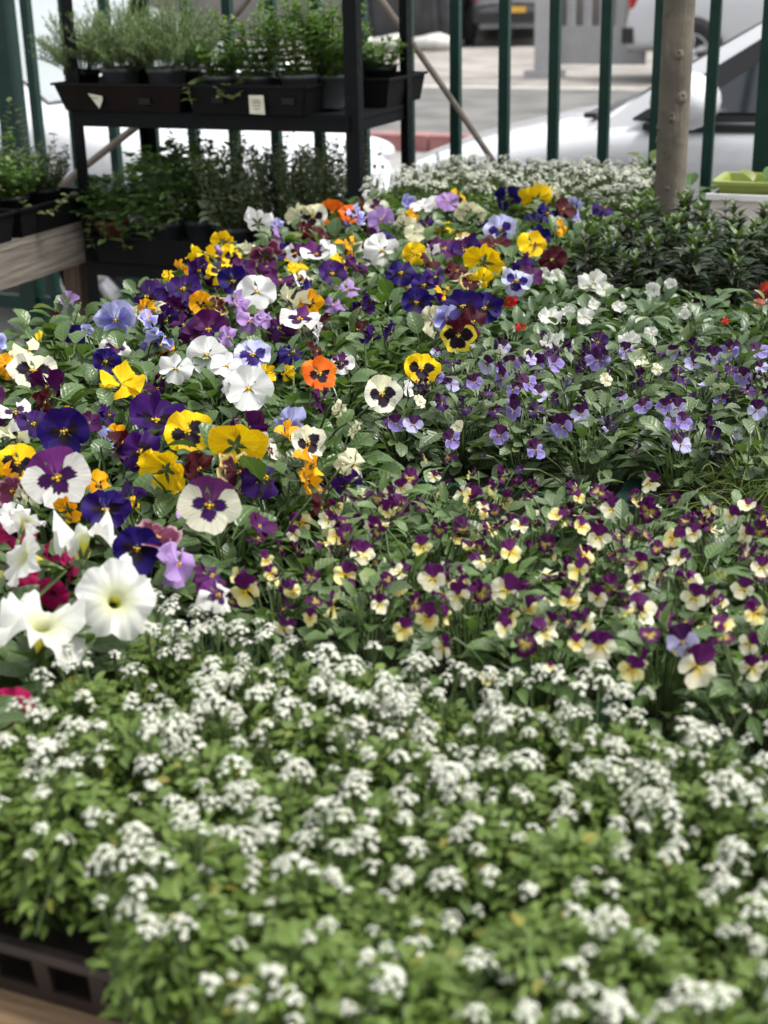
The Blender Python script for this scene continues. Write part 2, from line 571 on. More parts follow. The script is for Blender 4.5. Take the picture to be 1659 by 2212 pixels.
km = b.mesh('kerb_stone', M_KERBR, False)
for i in range(26):
    ob('kerb_stone', km, kerb, (-17 + i, (KY0 + KY1) / 2, 0), mat=M_KERBR if i % 5 else M_KERBW)

# ------------------------------------------------------------------ fence
FY = 4.05
fence = thing('metal_fence', 'dark green metal railing fence of square vertical bars behind the plants', 'fence', (-1.5, FY, 0))
b = MB()
b.box((0, 0, 0), (.028, .028, 1.72))
barm = b.mesh('bar', M_FENCE, False)
for k in range(-16, 14):
    X = -1.463 + .1475 * k
    if abs(X + .565) < .06 or abs(X + 3.035) < .06:
        continue
    ob('bar', barm, fence, (X + 1.5, R.uniform(-.002, .002), .42 + .86))
b = MB()
b.box((0, 0, 0), (.065, .065, 2.3))
postm = b.mesh('post', M_FENCE, False)
for X in (-.565, -3.035):
    ob('post', postm, fence, (X + 1.5, 0, 1.15))
b = MB()
b.box((0, 0, 0), (4.6, .036, .045))
railm = b.mesh('rail', M_FENCE, False)
for z in (.43, 2.12):
    ob('rail', railm, fence, (-.15, 0, z))

# leaning canes tied to the fence
b = MB()
p0, p1 = np.array([-1.70, 3.99, 1.452]), np.array([-1.10, 3.99, .676])
pts = [tuple(p0 + (p1 - p0) * t + np.array([0, 0, .006 * math.sin(5 * t)])) for t in np.linspace(0, 1, 9)]
b.tube(pts, [.010 - .002 * t for t in np.linspace(0, 1, 9)], 7)
tag(ob('leaning_cane', b.mesh('leaning_cane', M_CANE)), 'thin grey-brown cane leaning diagonally across the fence right of the rack', 'cane')
b = MB()
b.tube([(-2.95, 3.99, .77), (-2.727, 3.99, .913), (-2.522, 3.99, 1.042), (-2.30, 3.99, 1.22), (-2.10, 3.99, 1.417), (-2.03, 3.99, 1.5)], [.012, .012, .012, .011, .010, .009], 7)
tag(ob('leaning_cane', b.mesh('leaning_cane', M_CANE)), 'bent brown cane leaning on the fence behind the herb rack', 'cane')


# ------------------------------------------------------------------ cars
def loft(b, secs, m=0, close_ends=True):
    n = len(secs[0])
    V = [p for s in secs for p in s]
    Fc = []
    for i in range(len(secs) - 1):
        for k in range(n - 1):
            Fc.append((i * n + k, i * n + k + 1, (i + 1) * n + k + 1, (i + 1) * n + k))
    if close_ends:
        Fc.append(tuple(range(n)))
        Fc.append(tuple((len(secs) - 1) * n + k for k in range(n - 1, -1, -1)))
    b.add(V, Fc, None, m)


def wheel(parent, x, y, r, side):
    w = thing('wheel', None, None)
    w.parent = parent
    w.location = (x, y, r)
    b = MB()
    b.lathe([(r * .62, -.09), (r * .93, -.10), (r, -.06), (r, .06), (r * .93, .10), (r * .62, .09)], 28)
    t = ob('tyre', b.mesh('tyre', M_TYRE), w)
    t.rotation_euler = (math.pi / 2, 0, 0)
    b = MB()
    b.lathe([(r * .64, -.07), (r * .64, .07)], 28)
    b.lathe([(0.001, .05), (r * .15, .05), (r * .16, .02)], 12)
    b.lathe([(r * .6, .0), (0.01, .0)], 20, m=1)
    for k in range(5):
        b.box((0, 0, .045), (.05, r * 1.2, .02), 0, Matrix.Rotation(k * math.pi / 5 * 2, 3, 'Z').to_4x4() @ Matrix.Translation((0, r * .3, 0)))
    b2 = MB()
    for k in range(5):
        a = k * 2 * math.pi / 5
        ca, sa = math.cos(a), math.sin(a)
        q = [(-.03, .02), (.03, .02), (.045, r * .62), (-.045, r * .62)]
        top = [(x_ * ca - y_ * sa, x_ * sa + y_ * ca, .06) for x_, y_ in q]
        bot = [(x_ * ca - y_ * sa, x_ * sa + y_ * ca, .03) for x_, y_ in q]
        b2.add(top + bot, [(0, 1, 2, 3), (0, 4, 5, 1), (1, 5, 6, 2), (2, 6, 7, 3), (3, 7, 4, 0)])
    b2.lathe([(0.001, .065), (r * .16, .062), (r * .17, .02)], 12)
    b2.lathe([(r * .55, .075), (r * .645, .08), (r * .65, -.07)], 28)
    b2.lathe([(r * .62, .0), (0.01, .0)], 20, m=1)
    rm = ob('rim', b2.mesh('rim', [M_RIM, M_TRIM]), w)
    rm.rotation_euler = (math.pi / 2 if side < 0 else -math.pi / 2, 0, 0)


def car(name, label, loc, rz, paint, suv=False, sc=1.0, plate=None):
    c = thing(name, label, 'car', loc, rz)
    c.scale = (sc, sc, sc)
    up = .16 if suv else 0
    rz_ = 1.72 if suv else 1.47
    st = [(2.08, .52, .52), (2.02, .64, .68), (1.85, .74, .77), (1.55, .83, .83), (1.2, .90, .86), (.86, .965, .875), (.3, .975, .88),
          (-.6, .985, .88), (-1.4, 1.0, .86), (-1.85, .98, .80), (-2.02, .86, .74), (-2.08, .60, .68)]
    secs = []
    for x, z, w in st:
        z += up
        lo = .24 + up * .6
        half = [(0, lo), (w * .90, lo), (w * .985, lo + .16), (w, min(z - .12, .62 + up)), (w * .985, z - .10), (w * .955, z - .035), (w * .88, z + .004), (w * .5, z + .035), (0, z + .045)]
        secs.append([(x, -y, zz) for y, zz in half] + [(x, y, zz) for y, zz in half[::-1][1:]])
    b = MB()
    loft(b, secs)
    body = b.mesh('body', paint)
    bo = ob('body', body, c)
    sub = bo.modifiers.new('s', 'SUBSURF')
    sub.levels = 1
    sub.render_levels = 2
    # cabin: frustum with rounded roof
    zb, zr = .965 + up, rz_
    fx0, fx1 = 1.0, .12
    bx0, bx1 = (-2.0, -1.72) if suv else (-1.95, -1.45)
    wb, wr = .80, .60

    def cab(x0, x1, off=0.0):
        out = []
        for t in (0, .35, .7, .9, 1.0):
            z = zb - .03 + (zr - zb + .03) * t
            x = x0 + (x1 - x0) * (t ** 1.12)
            w = wb + (wr - wb) * t ** 1.4
            if t == 1.0:
                w *= .9
            out.append((x, w, z))
        return out
    A, B = cab(fx0, fx1), cab(bx0, bx1)
    nx = 9
    V, Fc = [], []
    for j in range(5):
        row = []
        for side in (-1, 1):
            for i in range(nx):
                s = i / (nx - 1) if side < 0 else 1 - i / (nx - 1)
                x = A[j][0] + (B[j][0] - A[j][0]) * s
                w = A[j][1] * (1 - .07 * (2 * s - 1) ** 4)
                row.append((x, w * side, A[j][2] + (.025 * (1 - (2 * s - 1) ** 2) if j == 4 else 0)))
        V += row
    n = 2 * nx
    for j in range(4):
        for k in range(n):
            k2 = (k + 1) % n
            Fc.append((j * n + k, j * n + k2, (j + 1) * n + k2, (j + 1) * n + k))
    for i in range(nx - 1):
        Fc.append((4 * n + i, 4 * n + i + 1, 4 * n + n - 2 - i, 4 * n + n - 1 - i))
    b = MB()
    b.add(V, Fc)
    ob('cabin', b.mesh('cabin', paint), c)

    def pane(nm, corners, inset, mat, frame=None, nseg=4):
        """quad glass laid 4 mm proud of the cabin"""
        q = [Vector(p) for p in corners]
        nrm = (q[1] - q[0]).cross(q[3] - q[0]).normalized()
        cen = sum(q, Vector()) / 4
        if nrm.dot(cen - Vector((cen.x * .6, 0, 1.1))) < 0:
            nrm = -nrm
        b = MB()
        V = [tuple(p + nrm * .006) for p in q] + [tuple(p - nrm * .03) for p in q]
        b.add(V, [(0, 1, 2, 3), (0, 4, 5, 1), (1, 5, 6, 2), (2, 6, 7, 3), (3, 7, 4, 0)])
        return ob(nm, b.mesh(nm, mat, False), c)

    def onside(s0, s1, t0, t1, sd):
        def pt(s, t):
            z = zb - .03 + (zr - zb + .03) * t
            w = wb + (wr - wb) * t ** 1.4
            xa = fx0 + (fx1 - fx0) * t ** 1.12
            xb = bx0 + (bx1 - bx0) * t ** 1.12
            return (xa + (xb - xa) * s, sd * (w * (1 - .02) + .008), z)
        return [pt(s0, t0), pt(s1, t0), pt(s1, t1), pt(s0, t1)]
    for sd in (-1, 1):
        pane('pillar_trim', onside(.035, .93, .08, .90, sd), 0, M_TRIM)
        for (s0, s1) in ((.09, .47), (.50, .90)):
            q = onside(s0, s1, .13, .84, sd)
            q = [(p[0], p[1] + sd * .01, p[2]) for p in q]
            pane('side_window', q, 0, M_GLASS)
    b = MB()
    z0, z1 = .10, .88

    def fr(x0, x1, t):
        z = zb - .03 + (zr - zb + .03) * t
        return x0 + (x1 - x0) * t ** 1.12, wb + (wr - wb) * t ** 1.4, z
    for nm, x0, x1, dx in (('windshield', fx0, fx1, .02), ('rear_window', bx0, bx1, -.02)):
        b = MB()
        V, Fc = [], []
        ts = np.linspace(z0, z1, 5)
        ss = np.linspace(-1, 1, 7)
        for t in ts:
            x, w, z = fr(x0, x1, t)
            for s in ss:
                V.append((x + dx + (.0 if abs(s) == 1 else .012 * (1 - s * s)) * (1 if dx > 0 else -1), s * w * .84, z))
        for j in range(4):
            for i in range(6):
                Fc.append((j * 7 + i, j * 7 + i + 1, (j + 1) * 7 + i + 1, (j + 1) * 7 + i))
        b.add(V, Fc)
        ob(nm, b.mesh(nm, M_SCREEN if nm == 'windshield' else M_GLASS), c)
    b = MB()
    b.box((1.05, 0, .968 + up), (.05, 1.20, .018))
    ob('cowl', b.mesh('cowl', M_TRIM, False), c)
    for sd in (-1, 1):
        b = MB()
        b.add(*ellipsoid((.12, .15, .095)))
        m = ob('mirror', b.mesh('mirror', paint), c, (.62, sd * 1.0, 1.06 + up))
        b = MB()
        b.box((0, sd * -.09, -.05), (.06, .16, .03))
        ob('mirror_arm', b.mesh('mirror_arm', M_TRIM, False), m)
        b = MB()
        b.add(*ellipsoid((.20, .17, .075)))
        ob('headlight', b.mesh('headlight', M_LAMP), c, (1.83, sd * .60, .66 + up))
        b = MB()
        b.add(*ellipsoid((.10, .10, .20 if suv else .12)))
        ob('tail_light', b.mesh('tail_light', M_REDL), c, (-1.98, sd * .66, .82 + up))
        for x in (1.27, -1.25):
            b = MB()
            b.lathe([(.37, -.03), (.37, .03), (.30, .035)], 28)
            b.lathe([(.36, .012), (.01, .012)], 24)
            a = ob('wheel_arch', b.mesh('wheel_arch', M_TRIM), c, (x, sd * .855, .34 + up * .3))
            a.rotation_euler = (math.pi / 2 if sd < 0 else -math.pi / 2, 0, 0)
            wheel(c, x, sd * .84, .32 + up * .25, sd)
    for sd in (-1, 1):
        for x in (.70, -.42):
            b = MB()
            b.box((x, sd * .862, .66 + up), (.012, .03, .50))
            ob('door_seam', b.mesh('door_seam', M_TRIM, False), c)
            if x < 0:
                b = MB()
                b.box((x + .16, sd * .885, .84 + up), (.20, .03, .03))
                ob('door_handle', b.mesh('door_handle', paint, False), c)
        b = MB()
        b.box((-.45, sd * .80, .955 + up), (2.5, .06, .022))
        ob('window_sill', b.mesh('window_sill', M_TRIM, False), c)
    b = MB()
    b.box((2.03, 0, .40 + up), (.12, 1.2, .14))
    ob('grille', b.mesh('grille', M_TRIM, False), c)
    b = MB()
    b.box((-2.05, 0, .38 + up), (.14, 1.5, .18))
    ob('rear_bumper', b.mesh('rear_bumper', M_TRIM if suv else paint, False), c)
    b = MB()
    b.box((-2.125, 0, .52 + up), (.012, .50, .11))
    ob('number_plate', b.mesh('number_plate', M_PLATE, False), c)
    return c


def ellipsoid(r, nu=16, nv=10):
    V, Fc = [], []
    for j in range(nv + 1):
        a = math.pi * j / nv
        for i in range(nu):
            w = 2 * math.pi * i / nu
            V.append((r[0] * math.sin(a) * math.cos(w), r[1] * math.sin(a) * math.sin(w), r[2] * math.cos(a)))
    for j in range(nv):
        for i in range(nu):
            i2 = (i + 1) % nu
            Fc.append((j * nu + i, (j + 1) * nu + i, (j + 1) * nu + i2, j * nu + i2))
    return V, Fc


car('parked_car', 'white hatchback parked behind the fence on the right, windshield and mirror visible', (-.35, 5.95, 0), math.pi, M_CARW)
car('parked_car', 'white car behind the fence left of the herb rack, pale spoked wheel', (-4.72, 5.95, 0), 0, M_CARW)
car('parked_car', 'grey car beyond the white one at the far left', (-7.9, 11.4, 0), rad(8), M_CARS)
car('parked_car', 'white sport utility car parked across the street at upper right', (-2.35, 20.0, .02), 0, M_CARW, True, 1.08)
car('parked_car', 'dark car with yellow number plate across the street behind the gate post', (-9.4, 29.4, .02), rad(108), M_CARD, True)

# gate across the street
gp = P(1178, 170, 0)
gate = thing('sliding_gate', 'pale grey barred gate with solid lower panel and thick post across the street', 'gate', (gp[0], gp[1], .02))
b = MB()
b.box((0, 0, 1.3), (.26, .26, 2.6))
b.box((0, 0, .05), (.5, .42, .1))
ob('post', b.mesh('post', M_GATE, False), gate)
b = MB()
b.box((.78, .1, .42), (1.2, .06, .5))
ob('lower_panel', b.mesh('lower_panel', M_GATE, False), gate)
b = MB()
b.box((0, 0, 0), (.10, .05, 1.4))
pm = b.mesh('bar', M_GATE, False)
for k in range(5):
    ob('bar', pm, gate, (.32 + .23 * k, .1, 1.37))
pp = P(1022, 92, 0)
b = MB()
b.box((0, 0, 1.3), (.17, .17, 2.6))
b.box((0, 0, .04), (.3, .3, .08))
tag(ob('gate_post', b.mesh('gate_post', M_GATE, False), None, (pp[0], pp[1], .02)), 'slim white post standing alone by dry grass across the street', 'post')
dp = P(868, 108, 0)
sk = thing('rubbish_skip', 'black steel rubbish skip across the street behind the rack post', 'skip', (dp[0], dp[1] + .9, .02))
b = MB()
loft(b, [[(x, -.75, .12), (x, -.95, 1.35), (x, .95, 1.35), (x, .75, .12)] for x in (-.95, .95)])
ob('bin', b.mesh('bin', M_DUMP, False), sk)
for x in (-.7, 0, .7):
    b = MB()
    b.box((x, -.9, .75), (.09, .10, 1.2), 0, Matrix.Rotation(rad(9), 4, 'X'))
    ob('rib', b.mesh('rib', M_DUMP, False), sk)
for i, (dx, dy) in enumerate(((-.75, -.55), (.05, -.6), (.8, -.5))):
    b = MB()
    V, Fc = ellipsoid((.42, .28, .17), 12, 8)
    V = [(x * (1 + .15 * math.sin(7 * y + i)), y, max(z * (1 + .2 * math.sin(9 * x)), -.13)) for x, y, z in V]
    b.add(V, Fc)
    tag(ob('rubbish_sack', b.mesh('rubbish_sack', M_SACK), None, (dp[0] + dx, dp[1] + dy, .15), R.uniform(-.3, .3)),
        ['pale crumpled sack at the left in front of the skip', 'pale crumpled sack in the middle before the skip', 'pale crumpled sack nearest the slim white post'][i], 'sack', 'sacks lying by the skip')
wl = thing('street_wall', 'grey rendered wall with pilasters beyond the street', 'wall', (-15, 31, 0))
b = MB()
b.box((0, 0, 1.5), (17, .3, 3.0))
ob('wall_face', b.mesh('wall_face', M_WALL, False), wl)
b = MB()
b.box((0, 0, 0), (.35, .2, 3.1))
pm = b.mesh('pilaster', M_CONC, False)
for k in range(7):
    ob('pilaster', pm, wl, (-8 + 2.6 * k, -.25, 1.55))
hw = thing('back_wall', 'dark wall closing the yard behind the gate', 'wall', (4, 40, 0))
b = MB()
b.box((0, 0, 1.6), (24, .3, 3.2))
ob('wall_face', b.mesh('wall_face', M_DUMP, False), hw)
b = MB()
b.box((0, 0, 3.24), (24.2, .45, .08))
ob('coping', b.mesh('coping', M_CONC, False), hw)


# ------------------------------------------------------------------ wooden tables
def table(name, label, x0, x1, y0, y1, zt, mat, bw=.115, legs=True):
    t = thing(name, label, 'table', ((x0 + x1) / 2, (y0 + y1) / 2, 0))
    n = max(1, int(round((y1 - y0) / (bw + .008))))
    w = (y1 - y0) / n
    b = MB()
    b.box((0, 0, 0), (x1 - x0, w - .008, .022))
    bm_ = b.mesh('board', mat, False)
    for i in range(n):
        ob('board', bm_, t, (R.uniform(-.006, .006), y0 - (y0 + y1) / 2 + w * (i + .5), zt - .011 - R.uniform(0, .002)))
    b = MB()
    b.box((0, 0, 0), (.05, y1 - y0 - .04, .07))
    rm_ = b.mesh('bearer', mat, False)
    b = MB()
    b.box((0, 0, 0), (.06, .06, zt - .095))
    lm = b.mesh('leg', mat, False)
    for sx in (-1, 1):
        ob('bearer', rm_, t, (sx * ((x1 - x0) / 2 - .08), 0, zt - .059))
        for sy in (-1, 1):
            ob('leg', lm, t, (sx * ((x1 - x0) / 2 - .08), sy * ((y1 - y0) / 2 - .08), (zt - .095) / 2))
    return t


ZT = .82
table('plant_table', 'slatted wooden display table under the pansies and foreground flowers', -1.50, -.745, .615, 3.96, ZT, M_WOOD)
table('plant_table', 'slatted wooden display table under the violas and dark plants on the right', -.738, .40, 1.02, 3.29, ZT, M_WOOD)
table('plant_table', 'slatted wooden table carrying the front alyssum crates', -.738, .40, .60, 1.012, ZT, M_WOOD)
table('plant_table', 'small slatted wooden table under the white planter', -.615, .40, 3.44, 3.95, ZT + .02, M_WOOD)


# ------------------------------------------------------------------ trays and crates
def tray(name, label, x0, x1, y0, y1, z0, h, mat, soil=True, holes=0, cat='tray', flare=.008, group=None):
    """open box with flared walls and a lipped rim; holes: number of slots through each wall"""
    W, D = x1 - x0, y1 - y0
    t = thing(name, label, cat, ((x0 + x1) / 2, (y0 + y1) / 2, z0), 0, group)
    b = MB()
    b.box((0, 0, .003), (W - 2 * flare - .004, D - 2 * flare - .004, .006))
    ob('base', b.mesh('base', mat, False), t)

    def wall(L, sgn, axis):
        b = MB()
        half = (W if axis == 'y' else D) / 2
        other = (D if axis == 'y' else W) / 2
        th = .004

        def quadbox(s0, s1, t0, t1):
            V = []
            for inn in (0, th):
                for s, tt in ((s0, t0), (s1, t0), (s1, t1), (s0, t1)):
                    o_ = other - flare * (1 - tt) - inn
                    q = s * (half - flare * (1 - tt))
                    V.append((q, sgn * o_, tt * h) if axis == 'y' else (sgn * o_, q, tt * h))
            b.add(V, [(0, 1, 2, 3), (4, 7, 6, 5), (0, 4, 5, 1), (1, 5, 6, 2), (2, 6, 7, 3), (3, 7, 4, 0)])
        if holes:
            quadbox(-1, 1, 0.0, .24)
            quadbox(-1, 1, .74, 1.0)
            n = holes
            for i in range(n + 1):
                c = -1 + 2 * i / n
                w = .14 / n * 2
                quadbox(max(-1, c - w), min(1, c + w), .24, .74)
        else:
            quadbox(-1, 1, 0, 1)
        return ob('side_wall', b.mesh('side_wall', mat, False), t)
    for sg in (-1, 1):
        wall(W, sg, 'y')
        wall(D, sg, 'x')
    b = MB()
    r = .012
    for sg in (-1, 1):
        b.box((0, sg * (D / 2 + .001), h - .001), (W + r, r * .7, r * .55))
        b.box((sg * (W / 2 + .001), 0, h - .001), (r * .7, D - r * .5, r * .55))
    ob('rim', b.mesh('rim', mat, False), t)
    if soil:
        b = MB()
        n = 8
        V, Fc = [], []
        for j in range(n + 1):
            for i in range(n + 1):
                V.append(((i / n - .5) * (W - .024), (j / n - .5) * (D - .024), h * .68 + R.uniform(-.004, .004)))
        for j in range(n):
            for i in range(n):
                a = j * (n + 1) + i
                Fc.append((a, a + 1, a + n + 2, a + n + 1))
        b.add(V, Fc)
        ob('soil', b.mesh('soil', M_SOIL), t)
    return t


TH = .062
ZS = ZT + .046       # soil level in the trays
XA, XB = (-1.44, -1.105), (-1.095, -.765)
ROWS = [(1.60, 2.005), (2.02, 2.425), (2.44, 2.845), (2.86, 3.265)]
ordw = ['front', 'second', 'third', 'rear']
for j, (ya, yb) in enumerate(ROWS):
    for i, (xa, xb) in enumerate((XA, XB)):
        tray('plant_tray', 'green plastic tray of mixed pansies, %s row from the front, %s of the pair' % (ordw[j], ('left', 'right')[i]),
             xa, xb, ya, yb, ZT, TH, M_GREENP)
FP = [(-1.285, -.965), (-.955, -.635)]
for i, (xa, xb) in enumerate(FP):
    tray('plant_tray', ['green tray of pansies nearest the left picture edge', 'green tray of pansies beside the white petunias'][i], xa, xb, 1.15, 1.555, ZT, TH, M_GREENP)
VP = [(-.735, -.375), (-.365, -.005)]
for i, (xa, xb) in enumerate(VP):
    sd = ['left', 'right'][i]
    tray('plant_tray', 'dark green tray of lavender and purple violas, %s one' % sd, xa, xb, 1.60, 2.06, ZT, TH, M_GREENP)
    tray('plant_tray', 'green tray of impatiens with few white and red blooms, %s one' % sd, xa, xb, 2.08, 2.54, ZT, TH, M_GREENP)
    tray('plant_tray', 'tray of dark leafy plants near the tree trunk, %s one' % sd, xa, xb, 2.59, 3.25, ZT, TH, M_BLACKP)
YV = [(-.615, -.265), (-.255, .095)]
for i, (xa, xb) in enumerate(YV):
    tray('plant_tray', 'tray of purple and yellow violas, %s one' % ['left', 'right'][i], xa, xb, 1.06, 1.475, ZT, TH, M_GREENP)
BA = [(-1.46, -1.105), (-1.095, -.765)]
for i, (xa, xb) in enumerate(BA):
    tray('plant_tray', 'tray of white alyssum at the back by the fence, %s one' % ['left', 'right'][i], xa, xb, 3.30, 3.92, ZT, TH, M_BLACKP)
tray('plant_tray', 'tray of white and magenta petunias at the left picture edge', -1.0, -.648, .72, 1.125, ZT, TH, M_GREENP)
tray('plant_crate', 'brown plastic crate with slotted side on the table edge, lower left corner', -.640, -.448, .648, .995, ZT, .052, M_BROWNP, holes=4, cat='crate')
tray('plant_crate', 'brown crate hidden under white alyssum, middle foreground', -.440, -.175, .64, .995, ZT, TH, M_BROWNP, holes=4, cat='crate')
tray('plant_crate', 'brown crate hidden under white alyssum, right foreground', -.167, .10, .64, .995, ZT, TH, M_BROWNP, holes=4, cat='crate')


# ------------------------------------------------------------------ leaves
def leaf_geo(L, W, kind='ovate', nl=5, nw=1, curl=.5, fold=.25, ser=0.0, rng=R, petiole=0.0):
    t = np.linspace(0, 1, nl + 1)
    s = np.linspace(-1, 1, 2 * nw + 1)
    if kind == 'ovate':
        w = np.sin(np.pi * np.clip(t, 0.02, .985) ** .72) ** .75
    elif kind == 'lance':
        w = np.sin(np.pi * np.clip(t, 0.02, .985) ** .85) ** 1.15
    elif kind == 'spat':
        w = np.sin(np.pi * np.clip(t, 0.03, .97) ** 1.35) ** .75
    else:
        w = np.sin(np.pi * np.clip(t, 0.03, .96)) ** .55
    w = w.copy()
    if ser:
        w[1:-1] *= 1 + ser * np.where(np.arange(len(w) - 2) % 2, 1, -1)
    ang = curl * t ** 1.3
    dy = np.cos(ang)
    dz = -np.sin(ang)
    y = np.concatenate([[0], np.cumsum((dy[1:] + dy[:-1]) / 2)]) * L / nl
    z = np.concatenate([[0], np.cumsum((dz[1:] + dz[:-1]) / 2)]) * L / nl
    wav = rng.uniform(-.12, .12)
    V, U = [], []
    for j in range(nl + 1):
        for i in s:
            hw_ = w[j] * W / 2
            V.append((i * hw_, y[j] + petiole, z[j] + fold * abs(i) * hw_ + wav * hw_ * i * math.sin(4 * t[j])))
            U.append((.5 + .5 * i * w[j], t[j]))
    m = 2 * nw + 1
    Fc = [(j * m + i, j * m + i + 1, (j + 1) * m + i + 1, (j + 1) * m + i) for j in range(nl) for i in range(m - 1)]
    if petiole:
        n0 = len(V)
        pw = W * .045
        V += [(-pw, 0, -petiole * .3), (pw, 0, -petiole * .3), (pw, petiole, 0), (-pw, petiole, 0)]
        U += [(.48, 0), (.52, 0), (.52, .1), (.48, .1)]
        Fc.append((n0, n0 + 1, n0 + 2, n0 + 3))
    return np.array(V), Fc, np.array(U)


def orient(pos, yaw, pitch, roll=0.0, s=1.0):
    """leaf axis +Y turned to heading yaw, raised by pitch"""
    return Matrix.Translation(pos) @ Matrix.Rotation(yaw, 4, 'Z') @ Matrix.Rotation(pitch, 4, 'X') @ Matrix.Rotation(roll, 4, 'Y') @ Matrix.Scale(s, 4)


def addT(b, geo, M, m=0):
    V, Fc, U = geo
    A = np.array(M)
    b.add(V @ A[:3, :3].T + A[:3, 3], Fc, U, m)


def foliage(name, mat, rng, n, rad_, h, Lr, wr, kind, pitch_in=60, pitch_out=5, nl=4, nw=1, ser=0.0, curl=(.3, 1.0), stem=True, petiole=.0, zpow=.7, fold=.25, hmin=.12):
    """a bushy clump: leaves set on short stems, inner ones upright, outer ones spreading"""
    b = MB()
    for i in range(n):
        q = math.sqrt((i + .5) / n)
        a = i * 2.39996 + rng.uniform(-.4, .4)
        r = rad_ * q * rng.uniform(.55, 1.0)
        z = h * (hmin + (1 - hmin) * rng.random() ** zpow) * (1 - .38 * q * q)
        L = rng.uniform(*Lr)
        g = leaf_geo(L, L * rng.uniform(*wr), kind, nl, nw, rng.uniform(*curl), fold, ser, rng, petiole)
        pit = rad(pitch_in + (pitch_out - pitch_in) * q + rng.uniform(-22, 22))
        c, s_ = math.cos(a), math.sin(a)
        pos = (r * .75 * c, r * .75 * s_, z)
        addT(b, g, orient(pos, a - math.pi / 2 + rng.uniform(-.7, .7), pit, rng.uniform(-.6, .6)))
        if stem and i % 3 == 0:
            b.tube([(r * .2 * c, r * .2 * s_, 0), (r * .55 * c, r * .55 * s_, z * .6), pos], .0011, 3, 1, False)
    return b.mesh(name, [mat, M_STEM])


rg = random.Random(11)
F_PANSY = [foliage('foliage', M_PANSY, rg, 62, .062, .088, (.022, .036), (.62, .86), 'round', 55, -5, 8, 2, .06, petiole=.014, fold=.3) for _ in range(6)]
L_PANSY = []
for _ in range(8):
    L_ = rg.uniform(.026, .040)
    b = MB()
    b.add(*leaf_geo(L_, L_ * rg.uniform(.62, .88), 'round', 12, 2, rg.uniform(.2, 1.0), rg.uniform(.1, .4), .06, rg, .014))
    L_PANSY.append(b.mesh('leaf', M_PANSY_L))
F_VIOLA = [foliage('foliage', M_VIOLA, rg, 70, .058, .078, (.018, .032), (.48, .66), 'spat', 60, 0, 5, 1, .10, petiole=.012) for _ in range(6)]
L_VIOLA = []
for _ in range(6):
    L_ = rg.uniform(.024, .036)
    b = MB()
    b.add(*leaf_geo(L_, L_ * rg.uniform(.5, .68), 'ovate', 9, 2, rg.uniform(.3, .8), .3, .10, rg, .012))
    L_VIOLA.append(b.mesh('leaf', M_VIOLA))
F_VIOLY = [foliage('foliage', M_VIOLA_Y, rg, 72, .058, .080, (.016, .027), (.42, .62), 'ovate', 52, 0, 5, 1, .08, petiole=.012) for _ in range(6)]
F_ALY = [foliage('foliage', M_ALY, rg, 820, .068, .098, (.0065, .0125), (.44, .64), 'ovate', 28, 0, 4, 1, 0, (.2, 1.0), zpow=.5) for _ in range(6)]
F_IMP = [foliage('foliage', M_IMP, rg, 70, .056, .078, (.018, .031), (.52, .68), 'ovate', 50, -5, 7, 2, .05, (.2, .7), petiole=.012, fold=.35) for _ in range(5)]
L_IMP = []
for _ in range(6):
    L_ = rg.uniform(.024, .034)
    b = MB()
    b.add(*leaf_geo(L_, L_ * rg.uniform(.54, .68), 'ovate', 9, 2, rg.uniform(.3, .8), .4, .05, rg, .006))
    L_IMP.append(b.mesh('leaf', M_IMP))
F_PETU = [foliage('foliage', M_PETU, rg, 60, .07, .09, (.028, .048), (.42, .6), 'ovate', 60, 0, 6, 2, 0) for _ in range(3)]


def upright(rng, h, mat, top, whorls, Lr, kind='lance', wr=(.24, .34), stems=3, spread=.03):
    """erect stems with leaves in spiralling pairs"""
    b = MB()
    for k in range(stems):
        a0 = rng.uniform(0, 6.28)
        hx = spread * (k > 0) * math.cos(a0) * rng.uniform(.6, 1.1)
        hy = spread * (k > 0) * math.sin(a0) * rng.uniform(.6, 1.1)
        hh = h * rng.uniform(.72, 1.0)
        b.tube([(hx * .3, hy * .3, 0), (hx * .8, hy * .8, hh * .5), (hx, hy, hh)], [.0022, .0018, .001], 4, 2, False)
        for w in range(whorls):
            t = (w + 1) / whorls
            z = hh * (.12 + .88 * t)
            for q in range(4):
                a = w * 1.2 + q * 1.571 + rng.uniform(-.35, .35)
                L = rng.uniform(*Lr) * (1.0 if t < .8 else (1.35 - t) * 1.6)
                g_ = leaf_geo(L, L * rng.uniform(*wr), kind, 5, 1, rng.uniform(.5, 1.2), .4, 0, rng)
                pit = rad(28 + 40 * max(0, t - .65) / .35 + rng.uniform(-14, 14))
                addT(b, g_, orient((hx * min(1, .3 + t * .7), hy * min(1, .3 + t * .7), z), a, pit, rng.uniform(-.3, .3)), 1 if t > .86 else 0)
    return b.mesh('foliage', [mat, top, M_BSTEM])


F_DARK = [upright(rg, .152, M_DARK, M_DTOP, 7, (.040, .060), wr=(.28, .38)) for _ in range(6)]


